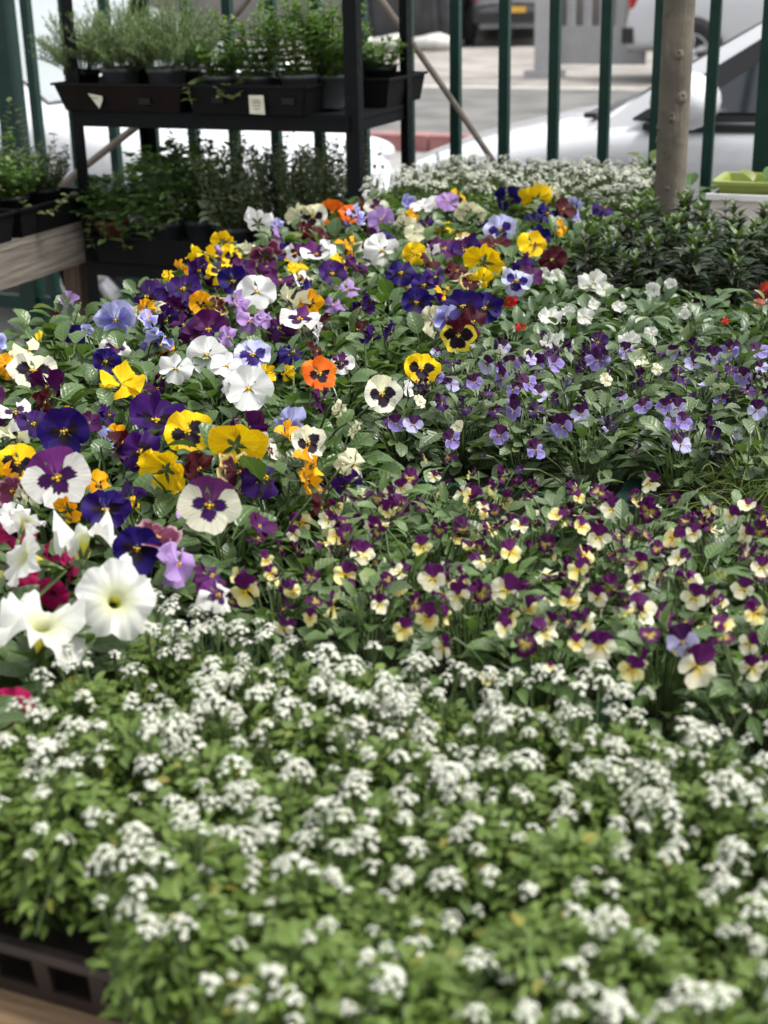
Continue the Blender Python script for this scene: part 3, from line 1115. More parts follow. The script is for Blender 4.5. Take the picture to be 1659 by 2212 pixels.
# ------------------------------------------------------------------ flowers
def petal_mesh(name, half, Rr, zoff, tilt, cup, ruf, notch, seed, nv=7, nu=8, mat=None, rot=0.0, kf=5.0):
    """one petal as a fan from the centre, face towards +Z, axis at angle rot clockwise from +Y"""
    rng = random.Random(seed)
    ph, ph2, tw = rng.uniform(0, 6.28), rng.uniform(0, 6.28), rng.uniform(-.12, .12)
    b = MB()
    V, U, Fc = [], [], []
    for j in range(nv + 1):
        v = j / nv
        for i in range(nu + 1):
            s = -1 + 2 * i / nu
            a = rot + s * half * (.42 + .58 * min(1, v * 1.35))
            edge = 1 - .10 * s * s - .20 * s ** 6 - notch * math.exp(-(s / .16) ** 2) * v ** 3
            edge *= 1 + .035 * math.sin(6 * s + ph) + .02 * math.sin(13 * s + ph2)
            r = Rr * (.03 + .97 * v) * edge
            z = zoff * min(1, v * 2) + tilt * v + cup * v * v * (1 - .4 * s * s) + ruf * v ** 2.2 * math.sin(kf * s + ph) + .5 * ruf * v ** 4 * math.sin(11 * s + ph2) + tw * s * v * .3
            V.append((r * math.sin(a), r * math.cos(a), z))
            U.append((i / nu, v))
    for j in range(nv):
        for i in range(nu):
            k = j * (nu + 1) + i
            Fc.append((k, k + nu + 1, k + nu + 2, k + 1))
    b.add(V, Fc, U)
    return b.mesh(name, mat or M_FLO)


def petal_set(seed, cup, ruf, back, viola=False, jit=.0):
    """upper pair, side pair, lip; jit: how far single petals bend out of the face"""
    D = math.radians
    s = seed * 10
    rj = random.Random(seed + 900)
    j = [rj.uniform(-jit, jit) for _ in range(5)]
    k = [rj.uniform(-6, 6) * (1 + 3 * jit) for _ in range(5)]
    if viola:
        return [(petal_mesh('petal', D(36), .54, -.03, -.02 - back + j[0], .02, ruf, 0, s, 5, 6, rot=D(-25 + k[0])), 0),
                (petal_mesh('petal', D(36), .54, -.045, -.02 - back + j[1], .02, ruf, 0, s + 1, 5, 6, rot=D(25 + k[1])), 0),
                (petal_mesh('petal', D(42), .50, .01, .03 + j[2], cup, ruf, 0, s + 2, 5, 6, rot=D(-93 + k[2])), 1),
                (petal_mesh('petal', D(42), .50, .015, .03 + j[3], cup, ruf, 0, s + 3, 5, 6, rot=D(93 + k[3])), 1),
                (petal_mesh('petal', D(54), .50, .03, .05 + j[4], cup, ruf, .1, s + 4, 5, 6, rot=D(180 + k[4])), 1)]
    return [(petal_mesh('petal', D(50), .49, -.06, -.04 - back + j[0], cup * .3, ruf, 0, s, rot=D(-36 + k[0])), 0),
            (petal_mesh('petal', D(50), .49, -.08, -.04 - back + j[1], cup * .3, ruf, 0, s + 1, rot=D(36 + k[1])), 0),
            (petal_mesh('petal', D(52), .53, -.01, .03 + j[2], cup, ruf, 0, s + 2, rot=D(-90 + k[2])), 1),
            (petal_mesh('petal', D(52), .53, -.005, .03 + j[3], cup, ruf, 0, s + 3, rot=D(90 + k[3])), 1),
            (petal_mesh('petal', D(62), .52, .02, .04 + j[4], cup, ruf, .13, s + 4, rot=D(180 + k[4])), 1)]


PS_FLAT = [petal_set(i, .03 + .05 * (i % 3), .060 + .02 * (i % 2), .03 * (i % 2), jit=.12) for i in range(10)]
PS_HERO = [petal_set(80 + i, .03, .022, .06) for i in range(2)]
PS_RUF = [petal_set(20 + i, -.16 + .12 * (i % 3), .11, .14 - .12 * (i % 3), jit=.22) for i in range(10)]     # wilted: petals bent back and crumpled
PS_VIO = [petal_set(40 + i, .02 + .05 * (i % 3), .045, .03 * (i % 2), True, .08) for i in range(8)]
PS_VIOR = [petal_set(50 + i, -.14 + .1 * (i % 3), .09, .16 - .1 * (i % 3), True, .22) for i in range(8)]
PS_IMP = [petal_set(60 + i, .12, .11, -.1) for i in range(3)]

b = MB()
V_, F_ = ellipsoid((.022, .032, .03), 8, 6)
b.add(np.array(V_) + np.array([0, -.012, .038]), F_, None, 0)
for k in range(5):
    a = k * 2 * math.pi / 5 + .3
    addT(b, leaf_geo(.30, .10, 'lance', 3, 1, .2, .2), orient((0, 0, -.11), a, rad(8)), 1)
b.tube([(0, 0, -.02), (0, .02, -.14), (0, .0, -.2)], [.06, .05, .02], 6, 1)
CALYX = b.mesh('flower', [M_EYE, M_STEM])


def facing(p, az, el, roll):
    """matrix turning +Z to a direction az degrees right of the camera, raised by el, seen from p"""
    c = Vector((-p[0], -p[1], 0)).normalized()
    rt = (-c).cross(Vector((0, 0, 1)))
    n = (c * math.cos(rad(az)) + rt * math.sin(rad(az))) * math.cos(rad(el)) + Vector((0, 0, 1)) * math.sin(rad(el))
    n.normalize()
    upv = Vector((0, 0, 1))
    y = upv - n * upv.dot(n)
    if y.length < .05:
        y = -c
    y.normalize()
    x = y.cross(n)
    M = Matrix((x, y, n)).transposed().to_4x4()
    return M @ Matrix.Rotation(rad(roll), 4, 'Z'), n


def add_flower(plant, p, size, typ, az, el, rng, sets, roll=None, squash=1.0, stem_r=.0016):
    """flower head (> petals) and stem as parts of a plant; p in world coordinates"""
    base = Vector(plant.location)
    Mf, n = facing(p, az, el, rng.uniform(-16, 16) if roll is None else roll)
    M = Matrix.Translation(Vector(p) - base) @ Mf @ Matrix.Diagonal((size * squash, size * rng.uniform(.92, 1.04), size, 1))
    fl = ob('flower', CALYX, plant, M=M)
    um, lm, _ = PT[typ]
    for me, lo in rng.choice(sets):
        ob('petal', me, fl, mat=lm if lo else um)
    # stem: rises from the plant's heart, hooks into the back of the flower
    e = Vector(p) - base - n * size * .2
    k = Vector((e.x * .55, e.y * .55, e.z * .62))
    top = e - n * size * .35 + Vector((0, 0, .004))
    b = MB()
    b.tube([(0, 0, .004), (k.x * .6, k.y * .6, k.z * .5), tuple(k), tuple((k + top) / 2 + Vector((0, 0, .004))), tuple(top), tuple(e)], stem_r, 5)
    ob('stem', b.mesh('stem', M_STEM), plant)
    return fl


RC = {}


def grid_plants(x0, x1, y0, y1, nx, ny, name, jit=.012, col0=0, row0=0):
    out = []
    for j in range(ny):
        for i in range(nx):
            x = x0 + (x1 - x0) * (i + .5) / nx + R.uniform(-jit, jit)
            y = y0 + (y1 - y0) * (j + .5) / ny + R.uniform(-jit, jit)
            o = thing(name, None, None, (x, y, ZS))
            o['n'] = 0
            RC[o.name] = (row0 + j, col0 + i)
            out.append(o)
    return out


NTH = 'first second third fourth fifth sixth seventh eighth ninth tenth eleventh twelfth thirteenth fourteenth fifteenth sixteenth'.split()


def place_words(o):
    r, c = RC[o.name]
    return '%s row from the front, %s from the left' % (NTH[r], NTH[c])


def dress(plants, foli, leaves, nleaf, htop, rr, s=(.92, 1.12), rng=R):
    for o in plants:
        f = ob('foliage', rng.choice(foli), o, (0, 0, 0), rng.uniform(0, 6.28), s=rng.uniform(*s))
        f['kind'] = 'stuff'
        for k in range(nleaf):
            a = k * 6.283 / nleaf + rng.uniform(-.5, .5)
            r = rr * rng.uniform(.15, 1.0)
            M = orient((r * math.cos(a), r * math.sin(a), htop * rng.uniform(.75, 1.05) - r * .25), a - 1.571 + rng.uniform(-.6, .6), rad(rng.uniform(-8, 48)), rng.uniform(-.4, .4), rng.uniform(.85, 1.15))
            ob('leaf', rng.choice(leaves), o, M=M)


def nearest(plants, p):
    return min(plants, key=lambda o: (o.location.x - p[0]) ** 2 + (o.location.y - p[1]) ** 2)


# ---- pansies: photo position (1659-wide frame), width in pixels, type, facing azimuth, elevation, wilted?
PANSY = """558 481 55 W 165 5|601 487 30 LA 60 0 r|653 466 58 CR 150 10|676 468 60 WB -25 5|717 458 54 O 0 8|757 460 46 O 40 25|772 466 46 LA 70 35 r
813 448 44 PC 0 25|824 474 52 LI -30 15|829 516 46 PB 20 35|826 541 66 W 20 15|873 488 46 CR 150 -5|897 503 40 CR 0 15|912 448 46 W -20 50|936 442 48 W 20 55|966 434 46 LI 30 40|988 430 42 YB 70 20
922 486 32 P 60 20 r|1018 460 56 CR 140 10|1080 494 60 LB 0 5|1098 428 50 PB 160 10|1158 430 60 Y 170 0|1197 418 40 CR 100 20|1183 460 44 PB 60 10 r|1217 450 46 MR 60 10|1215 492 34 YO 70 0 r
1148 527 56 Y 15 15|1068 530 62 MR 20 55|1192 560 56 MR -40 25 r|896 548 46 Y 0 -5|932 545 46 W -75 10|960 536 62 PU 20 45|1004 540 56 VL 35 30|1046 566 76 Y 165 0|1040 604 46 Y 30 -10 r|988 584 48 MR 50 20 r
1016 610 44 RY 30 20|1092 600 44 CR 80 10|1116 606 56 LB 10 15|1150 594 44 PU 50 20|962 636 34 YO 60 0 r|900 652 58 PB 5 12|866 588 56 PB 20 35|916 615 50 PB 30 25|940 598 40 P 50 20|1000 660 72 PB -15 15|1046 664 66 PB 30 10
1022 694 62 MR 40 30|990 724 66 MY 0 -5|845 716 40 P 60 -30 r|803 732 40 P 40 -35 r|740 568 46 YB 60 10|718 590 54 P 20 25|770 570 46 PU 60 20|684 548 60 PW 20 45|712 540 48 W 70 15|640 546 42 PW -20 20|577 545 64 RO 165 15
606 605 56 PU 10 60|636 577 26 Y 30 20 r|646 606 44 W 60 40|664 612 36 RY 70 0 r|670 655 52 YO 40 -5|628 652 64 CR 150 25|648 688 78 PW -10 55|555 630 72 W 10 8|482 520 46 Y 160 10|442 548 58 Y 150 25|500 552 50 YB 45 10|474 586 46 YB 30 35
430 584 54 P 50 -10 r|504 606 60 PB 10 10|524 580 50 PU 40 30|395 622 66 P 10 30|316 640 70 P -50 10 r|392 582 44 YO 110 10|365 596 26 Y 60 0 r|250 690 76 LA -5 5|298 684 42 CR 70 10|322 692 48 LA 50 20 r|354 728 60 LA 140 20
425 655 46 P 30 30 r|466 660 44 RY 60 10 r|398 702 56 PU -30 30|450 710 78 PU 12 8|492 728 48 LI 60 10 r|514 656 50 LI 60 25 r|540 694 50 LI 40 25 r|576 690 42 LI 60 20 r|312 664 36 YO 40 0 r|250 748 56 WP 20 25|228 780 54 PB 15 5|82 738 46 CY -95 5|72 800 86 WB 0 25
187 712 24 LA 20 10 r|262 830 82 Y 10 50|380 796 60 W -35 20|446 766 76 W 25 15|490 790 60 W 0 40|546 765 70 LB 20 20|537 838 90 W 0 8|492 832 34 W -70 0|576 805 34 Y 50 0 r|616 806 34 Y -60 0 r|634 758 56 PB 50 40 r|684 758 46 MR 60 10 r
690 806 70 O 12 12|910 796 70 YB 15 12|825 850 74 WB 18 5|770 930 36 CR 60 -20 r|735 886 34 CR 40 -30 r|96 868 52 MR 60 -20 r|32 890 64 PW 40 55|72 914 60 P 30 30|138 930 92 PB 0 8|192 912 46 PU 40 30|880 838 36 W 70 0"""
PANSYF = """236 896 50 P 60 10 r|336 906 104 P 10 40 r|250 936 38 YO 60 10 r|406 932 90 YB 15 25|536 922 68 PU 150 20|512 958 122 Y 165 5|666 955 68 WB 15 15|582 972 44 PC 60 20|622 946 66 YO 60 25 r|676 1002 76 YO 100 15 r
258 970 78 MR 50 10 r|302 974 82 P 35 15|364 1012 100 Y 150 0 r|430 1012 76 MR 40 20 r|516 1020 84 RY 60 15 r|574 1030 90 P 60 10|38 1000 78 YB -12 10|122 1030 130 PW 0 10|26 1060 64 RO -60 5|62 1064 50 CR 40 5
212 1046 58 YO 60 5|228 1100 90 PB 0 30|150 1098 60 YO 150 10|290 1086 30 Y 60 -10 r|452 1090 124 PC 3 5|662 1036 62 YO 120 0 r|340 1160 88 RO 20 60|296 1184 92 PB 0 5|386 1218 96 LI 60 10 r|458 1242 70 PU 60 30 r|472 1284 72 PW 40 30 r
752 1048 60 P 40 -40 r|766 1002 62 CR 40 10 r|694 1096 44 MR 50 -10 r|560 1136 62 PU 60 20|30 1115 60 W 30 30"""
PT['VL'] = (PT['PU'][0], PT['P'][1], 'dark violet')
PT['CY'] = (PT['Y'][0], PT['CR'][1], 'pale yellow')


def parse(txt):
    for it in txt.replace('\n', '|').split('|'):
        q = it.split()
        yield float(q[0]), float(q[1]), float(q[2]), q[3], float(q[4]), float(q[5]), len(q) > 6


pansies = []
for jr, (ya, yb) in enumerate(ROWS):
    for k, (xa, xb) in enumerate((XA, XB)):
        pansies += grid_plants(xa, xb, ya, yb, 3, 4, 'pansy_plant', .014, k * 3, jr * 4)
front_p = []
for k, (xa, xb) in enumerate(FP):
    front_p += grid_plants(xa, xb, 1.15, 1.555, 3, 4, 'pansy_plant', .014, k * 3)
dress(pansies + front_p, F_PANSY, L_PANSY, 9, .080, .058, (1.0, 1.2))
rf = random.Random(5)
FLW = {}
for lst, pls, z0 in ((PANSY, pansies, .985), (PANSYF, front_p, .985)):
    for x, y, px_, ty, az, el, wilt in parse(lst):
        z = 1.005 if px_ > 110 else z0 + rf.uniform(-.006, .008)
        p = P(x, y, z)
        size = px_ * np.linalg.norm(p - CAM) / F * (1.04 if px_ > 110 else 1.12)
        o = nearest(pls, p)
        big = px_ > 110
        add_flower(o, tuple(p), size, ty, az + (0 if big else rf.uniform(-16, 16)), el + 4 + (0 if big else rf.uniform(-9, 9)), rf, PS_HERO if big else (PS_RUF if wilt or abs(az) > 130 or rf.random() < .18 else PS_FLAT))
        FLW.setdefault(o.name, []).append((PT[ty][2], pix(o.location)[0]))
# further blooms filling the mass, many of them dark violet, side-on or nodding
for pls, n in ((pansies, 85), (front_p, 22)):
    for i in range(n):
        o = rf.choice(pls)
        ty = rf.choice(['P', 'PB', 'PU', 'P', 'PU', 'W', 'Y', 'MR', 'LI', 'LA', 'YO', 'PB', 'CR', 'PW'])
        p = (o.location.x + rf.uniform(-.05, .05), o.location.y + rf.uniform(-.05, .05), rf.uniform(.950, .985))
        add_flower(o, p, rf.uniform(.036, .056), ty, rf.uniform(-110, 110), rf.uniform(-25, 60), rf, PS_RUF)
        FLW.setdefault(o.name, []).append((PT[ty][2], pix(o.location)[0]))

ORD = ['leftmost', 'second from the left', 'third from the left', 'fourth from the left', 'fifth from the left', 'sixth from the left', 'seventh from the left', 'eighth from the left', 'ninth from the left', 'tenth from the left']


def label_by_bloom(plants, kind, group, none_label, where=''):
    sets = {}
    for o in plants:
        del o['n']
        fl = FLW.get(o.name)
        if not fl:
            tag(o, none_label + ', ' + place_words(o), kind.split()[0], group)
            continue
        words = sorted(set(w for w, _ in fl))[:3]
        k = ('one ' if len(fl) == 1 else '') + (words[0] if len(words) == 1 else ', '.join(words[:-1]) + ' and ' + words[-1]) + (' bloom' if len(fl) == 1 else ' blooms')
        sets.setdefault(k, []).append((pix(o.location)[0], o))
    for k, lst in sets.items():
        lst.sort(key=lambda q: q[0])
        for i, (_, o) in enumerate(lst):
            l_ = '%s with %s%s' % (kind, k, where)
            if len(lst) > 1:
                l_ = '%s with %s, %s such%s' % (kind, k, ORD[min(i, 9)], where)
            tag(o, l_, kind.split()[0], group)


label_by_bloom(pansies, 'pansy plant', 'mixed pansies in the back trays', 'back bed pansy without open bloom')
label_by_bloom(front_p, 'front pansy plant', 'mixed pansies in the front trays', 'front bed pansy without open bloom')
for o in front_p:
    o['category'] = 'pansy'

# ---- violas
z4 = lambda x, y: (x / 2 + 829.5, y / 2 + 378)
z6 = lambda x, y: (x / 2 + 829.5, y / 2 + 864)
z5 = lambda x, y: (x / 2, y / 2 + 864)
z8 = lambda x, y: (x / 2 + 829.5, y / 2 + 1404)
PV4 = """445 820 70 vp|515 875 100 vl|545 820 80 vl|660 815 84 vl|730 815 88 vl|625 900 84 vl|672 945 80 vp|925 800 100 vl|925 722 90 vd|1040 760 70 vp|1100 785 62 vw|1250 765 64 vp|1335 815 74 vp|1422 785 92 vp|1492 758 96 vl|1335 740 74 vd|1550 872 78 vl|1632 830 64 vp|1612 1015 98 vp|1180 840 56 vw|960 885 54 vw|770 1085 104 vl|850 1032 84 vp|1120 1000 84 vl|1210 1000 64 vl|1266 1005 84 vp|1290 1065 80 vl|155 980 64 vw|125 1078 92 vp|322 1088 68 vw|290 900 74 vp|390 895 64 vl|250 985 74 vd|560 1020 92 vl|350 1000 72 vd|480 1020 64 vd|740 970 64 vd|785 895 48 vd|865 965 64 vd|1100 880 84 vd|1270 860 74 vd|1500 840 64 vd|1570 935 84 vd|1620 760 84 vl|760 745 104 vd|520 742 66 vp|560 800 80 vd|622 770 36 vw|50 1072 84 vl|985 1050 74 vd|700 760 80 vd|860 760 70 vd|1180 770 60 vd"""
PV6 = """292 170 94 vl|497 152 92 vl|657 215 84 vl|980 105 80 vd|1282 190 108 vp|1304 100 84 vl|590 300 44 vd|425 240 34 vd|1100 212 60 vd|30 90 70 vd"""
YV6 = """78 378 68 vc|22 405 54 vc|15 482 48 vy|380 412 74 vy|465 392 60 vc|600 425 70 vd|842 420 60 vy|820 392 60 vd|985 470 92 vc|1142 475 100 vd|1250 592 84 vy|1336 576 84 vc|1360 525 80 vd|1500 500 80 vc|1562 580 84 vc|1632 502 76 vd|162 632 84 vy|345 560 84 vd|440 550 54 vc|547 655 94 vy|850 545 74 vy|925 590 80 vc|212 770 118 vc|320 845 94 vc|530 822 108 vc|842 732 88 vy|802 862 94 vy|1100 700 78 vy|1086 800 84 vc|1342 852 94 vc|1552 815 88 vc|1632 722 76 vc|1602 918 98 vy|1465 972 74 vy|925 850 78 vc|1106 905 112 vc|690 1008 104 vc|932 1062 112 vc|872 962 100 vc|520 985 84 vc|192 945 94 vy|82 990 88 vy|256 1066 98 vc|622 902 92 vy|832 1050 64 vy|1290 1042 132 vp|1356 1150 150 vc|1590 1155 100 vc|1070 1162 94 vy|1580 1052 84 vc|1300 520 60 vd|130 880 90 vd|240 560 60 vd|560 590 60 vd|700 620 70 vd|1010 640 60 vd|1180 640 60 vd"""
YV5 = """1062 822 118 vy|1262 825 84 vy|1270 577 64 vc|1456 590 84 vy|1562 662 98 vc|1420 520 76 vc|1612 548 88 vc|1222 982 88 vc|1150 690 76 vy|1340 940 70 vy|1358 868 70 vd|1400 386 48 vc|1640 880 84 vc|1500 800 70 vd|1210 640 70 vd|1110 600 70 vd"""
YV8 = """450 112 74 vy|918 12 92 vc|716 72 40 vy|1640 60 70 vc"""


def viola_bed(trays, y0, y1, nx, ny, fol, leaves, nleaf, name):
    pl = []
    for k, (xa, xb) in enumerate(trays):
        pl += grid_plants(xa, xb, y0, y1, nx, ny, name, .012, k * nx)
    dress(pl, fol, leaves, nleaf, .092, .052, (1.04, 1.2))
    return pl


pv = viola_bed(VP, 1.635, 2.06, 4, 5, F_VIOLA, L_VIOLA, 7, 'viola_plant')
yvp = viola_bed(YV, 1.06, 1.465, 4, 5, F_VIOLY, L_VIOLA, 4, 'viola_plant')


def put_violas(txt, tr, pls, z):
    for it in txt.split('|'):
        q = it.split()
        x, y = tr(float(q[0]), float(q[1]))
        p = P(x, y, z + rf.uniform(-.006, .006))
        size = float(q[2]) / 2 * np.linalg.norm(p - CAM) / F * (1.05 if pls is pv else 1.2) * rf.uniform(.86, 1.1)
        dk = q[3] in ('vd', 'vm')
        o = nearest(pls, p)
        add_flower(o, tuple(p), size, q[3], rf.uniform(-48, 48) if not dk else rf.uniform(-130, 130), rf.uniform(-8, 36) if not dk else rf.uniform(-15, 65), rf, PS_VIOR if dk or rf.random() < .2 else PS_VIO, rf.uniform(-24, 24), rf.uniform(.85, 1.08), .0010)
        FLW.setdefault(o.name, []).append((PT[q[3]][2], 0))


put_violas(PV4, z4, pv, .965)
put_violas(PV6, z6, pv, .955)
for t_, tr in ((YV6, z6), (YV5, z5), (YV8, z8)):
    put_violas(t_.replace('vd', 'vm'), tr, yvp, .965)
for pls, n, kinds in ((pv, 125, 'vl vp vd vd vl vd vw'.split()), (yvp, 250, 'vy vc vc vm vm vy'.split())):
    for i in range(n):
        o = rf.choice(pls)
        ty = rf.choice(kinds)
        p = (o.location.x + rf.uniform(-.045, .045), o.location.y + rf.uniform(-.045, .045), rf.uniform(.945, .973))
        add_flower(o, p, rf.uniform(.014, .026), ty, rf.uniform(-150, 150), rf.uniform(-30, 70), rf, PS_VIOR if rf.random() < .65 else PS_VIO, rf.uniform(-40, 40), rf.uniform(.75, 1.05), .0010)
        FLW.setdefault(o.name, []).append((PT[ty][2], 0))
for pls, l1, l2, gr in ((pv, 'viola with lavender and purple blooms, ', 'lavender bed viola without bloom, ', 'lavender violas'),
                        (yvp, 'viola with purple and yellow blooms, ', 'yellow bed viola without bloom, ', 'purple and yellow violas')):
    for o in pls:
        del o['n']
        tag(o, (l1 if o.name in FLW else l2) + place_words(o), 'viola', gr)

# ---- impatiens
imp = []
for k, (xa, xb) in enumerate(VP):
    imp += grid_plants(xa, xb, 2.08, 2.54, 4, 5, 'impatiens_plant', .01, k * 4)
dress(imp, F_IMP, L_IMP, 9, .082, .05, (1.0, 1.15))
for it in "905 465 116 iw|950 495 70 iw|715 615 96 iw|800 590 56 iw|865 610 76 iw|1015 570 56 iw|1065 720 94 iw|725 720 84 iw|1155 680 56 iw|1165 495 64 iw|690 420 44 iw|745 432 54 iw|540 550 54 ir|590 655 44 ir|1640 500 74 ir|1475 630 30 ir|1620 552 40 ip|905 560 50 iw|1300 600 46 iw|1240 470 50 iw".split('|'):
    q = it.split()
    x, y = z4(float(q[0]), float(q[1]))
    p = P(x, y, .96)
    o = nearest(imp, p)
    add_flower(o, tuple(p), float(q[2]) / 2 * np.linalg.norm(p - CAM) / F * 1.05, q[3], rf.uniform(-40, 40), rf.uniform(10, 50), rf, PS_IMP if q[3] == 'iw' else PS_RUF)
    FLW.setdefault(o.name, []).append((PT[q[3]][2], 0))
label_by_bloom(imp, 'impatiens plant', 'impatiens between the violas and the dark plants', 'impatiens plant without open bloom')

# ---- dark leafy plants
dark = []
for k, (xa, xb) in enumerate(VP):
    dark += grid_plants(xa, xb, 2.60, 3.24, 4, 7, 'leafy_plant', .014, k * 4)
for o in dark:
    del o['n']
    hgt = R.uniform(.86, 1.12)
    f = ob('foliage', R.choice(F_DARK), o, (0, 0, 0), R.uniform(0, 6.28), s=hgt)
    f['kind'] = 'stuff'
    tag(o, 'upright dark leafy plant, ' + place_words(o), 'leafy plant', 'dark leafy plants')


# ---- alyssum
def floret_cluster(rng, n, rr):
    b = MB()
    for i in range(n):
        q = math.sqrt((i + .5) / n)
        a = i * 2.4 + rng.uniform(-.3, .3)
        r = rr * q
        z = .010 + rr * .75 * (1 - q * q) + rng.uniform(-.0012, .0012)
        c, s_ = math.cos(a), math.sin(a)
        nrm = Vector((c * q * .9, s_ * q * .9, 1)).normalized()
        Q = nrm.to_track_quat('Z', 'Y').to_matrix().to_4x4()
        Mx = Matrix.Translation((r * c, r * s_, z)) @ Q @ Matrix.Rotation(rng.uniform(0, 1.5), 4, 'Z')
        A = np.array(Mx)
        sz = rng.uniform(.0016, .0022)
        for k in range(4):
            w = k * math.pi / 2
            V = np.array([(0, 0, 0), (-.42, .45, .1), (-.36, .95, .0), (.36, .95, .0), (.42, .45, .1)]) * sz
            Rm = np.array([[math.cos(w), -math.sin(w), 0], [math.sin(w), math.cos(w), 0], [0, 0, 1]])
            V = V @ Rm.T
            b.add(V @ A[:3, :3].T + A[:3, 3], [(0, 4, 3, 2, 1)], [(.5, .3), (.3, .5), (.3, .9), (.7, .9), (.7, .5)], 0)
        V = np.array([(-.2, -.2, .12), (.2, -.2, .12), (.2, .2, .12), (-.2, .2, .12)]) * sz
        b.add(V @ A[:3, :3].T + A[:3, 3], [(0, 1, 2, 3)], None, 1)
        if i % 2 == 0:
            b.tube([(0, 0, -.006), (r * c * .6, r * s_ * .6, z * .55), (r * c, r * s_, z)], .0004, 3, 2, False)
    b.tube([(0, 0, -.05), (0, 0, -.006), (0, 0, rr * .6)], .0008, 4, 2, False)
    return b.mesh('flower_cluster', [M_FLO, M_FLOC, M_STEM], False)


CL = [floret_cluster(rg, n, r_) for n, r_ in ((9, .0056), (12, .0068), (15, .0080), (5, .0040), (18, .0090), (7, .0050))]


def alyssum(trays, y0, y1, nx, ny, dens, label, group, over=.0, ztop=.975, col0=0, row0=0, cs=(.7, 1.3)):
    pl = []
    for k, (xa, xb) in enumerate(trays):
        pl += grid_plants(xa - over, xb + over, y0 - over, y1 + over, nx, ny, 'alyssum_plant', .012, col0 + k * nx, row0)
    for o in pl:
        del o['n']
        f = ob('foliage', R.choice(F_ALY), o, (0, 0, 0), R.uniform(0, 6.28), s=R.uniform(.94, 1.2))
        f['kind'] = 'stuff'
        tag(o, label + place_words(o), 'alyssum', group)
        d = dens(o.location) * R.uniform(.45, 1.3)
        n = int(d) + (R.random() < d - int(d))
        for k in range(n):
            a = R.uniform(0, 6.28)
            r = .055 * math.sqrt(R.random())
            M = Matrix.Translation((r * math.cos(a), r * math.sin(a), ztop - ZS + R.uniform(-.018, .012) - r * .3)) @ Matrix.Rotation(R.uniform(-.4, .4), 4, 'X') @ Matrix.Rotation(R.uniform(-.4, .4), 4, 'Y') @ Matrix.Rotation(R.uniform(0, 6.28), 4, 'Z') @ Matrix.Scale(R.uniform(*cs), 4)
            ob('flower_cluster', R.choice(CL), o, M=M)
    return pl


FA = [(-.640, -.448), (-.440, -.175), (-.167, .10)]


def dens_front(p):
    return 12 + 17.0 * min(1, max(0, (p[1] - .72) / .22))


al = []
for (xa, xb), nx, c0 in zip(FA, (3, 4, 4), (0, 3, 7)):
    al += alyssum([(xa, xb)], .662 if c0 == 0 else .645, .960, nx, 4, dens_front, 'foreground white alyssum, ', 'foreground alyssum', .016, .977, c0, 1)
# overhanging front row
al += alyssum([(-.44, .10)], .575, .645, 7, 1, lambda p: 14, 'foreground white alyssum, ', 'foreground alyssum', .0, .970)
alyssum(BA, 3.30, 3.92, 4, 6, lambda p: 15, 'back bed white alyssum below the fence, ', 'back alyssum', .0, .990, cs=(1.2, 1.7))


# ---- petunias
def petunia_mesh(seed, mat, wave=.10, tilts=None, deep=.10):
    rng = random.Random(seed)
    ph = rng.uniform(0, 6)
    tl = tilts or [rng.uniform(-.14, .05) for _ in range(5)]
    b = MB()
    nv, nu = 12, 60
    V, U, Fc = [], [], []
    for j in range(nv + 1):
        v = j / nv
        for i in range(nu):
            a = 2 * math.pi * i / nu
            cl = abs(math.cos(2.5 * a))
            lob = 1 - deep + deep * cl ** .6 + .025 * math.sin(11 * a + ph) + .03 * math.sin(2 * a + ph * 3)
            wt_ = cl ** .7 * tl[int(round(a / 1.25664)) % 5]
            if v < .40:
                q = v / .40
                r = .04 + .055 * q
                z = -.46 + .40 * q
            else:
                q = (v - .40) / .60
                r = .095 + .405 * q * (1 + (lob - 1) * q)
                z = -.06 + .085 * math.sin(min(1, q * 1.6) * 1.57) + wt_ * q ** 1.8 + wave * q ** 1.5 * (.7 * math.sin(2 * a + ph) + .7 * math.sin(3 * a + ph * 2)) + .5 * wave * q ** 2.5 * math.sin(8 * a + ph) + .28 * wave * q ** 3 * math.sin(19 * a + ph) + .2 * wave * q ** 2 * math.sin(13 * a + 2 * ph)
            V.append((r * math.cos(a), r * math.sin(a), z))
            U.append((i / nu * 5 % 1, max(0, (v - .2) / .8)))
    for j in range(nv):
        for i in range(nu):
            i2 = (i + 1) % nu
            Fc.append((j * nu + i, j * nu + i2, (j + 1) * nu + i2, (j + 1) * nu + i))
    b.add(V, Fc, U)
    return b.mesh('corolla', mat)


b = MB()
for k in range(5):
    addT(b, leaf_geo(.32, .09, 'lance', 3, 1, -.3, .1), orient((0, 0, -.52), k * 1.2566, rad(62)), 0)
b.tube([(0, 0, -.60), (0, 0, -.42)], [.03, .05], 6, 0)
PCAL = b.mesh('flower', [M_STEM])
PWM = [petunia_mesh(i, M_PETW, .11, None, .05) for i in range(6)]
PWB = [petunia_mesh(33, M_PETW, .16, [-.02, .16, -.26, -.10, -.30], .17)]
PWD = [petunia_mesh(36, M_PETW, .22, [-.22, .05, -.18, -.05, -.22], .08)]
PMM = [petunia_mesh(10 + i, M_PETM, .09) for i in range(3)]
pet = grid_plants(-1.0, -.648, .72, 1.125, 3, 3, 'petunia_plant', .01)
for o in pet:
    f = ob('foliage', R.choice(F_PETU), o, (0, 0, 0), R.uniform(0, 6), s=R.uniform(1.0, 1.2))
    f['kind'] = 'stuff'
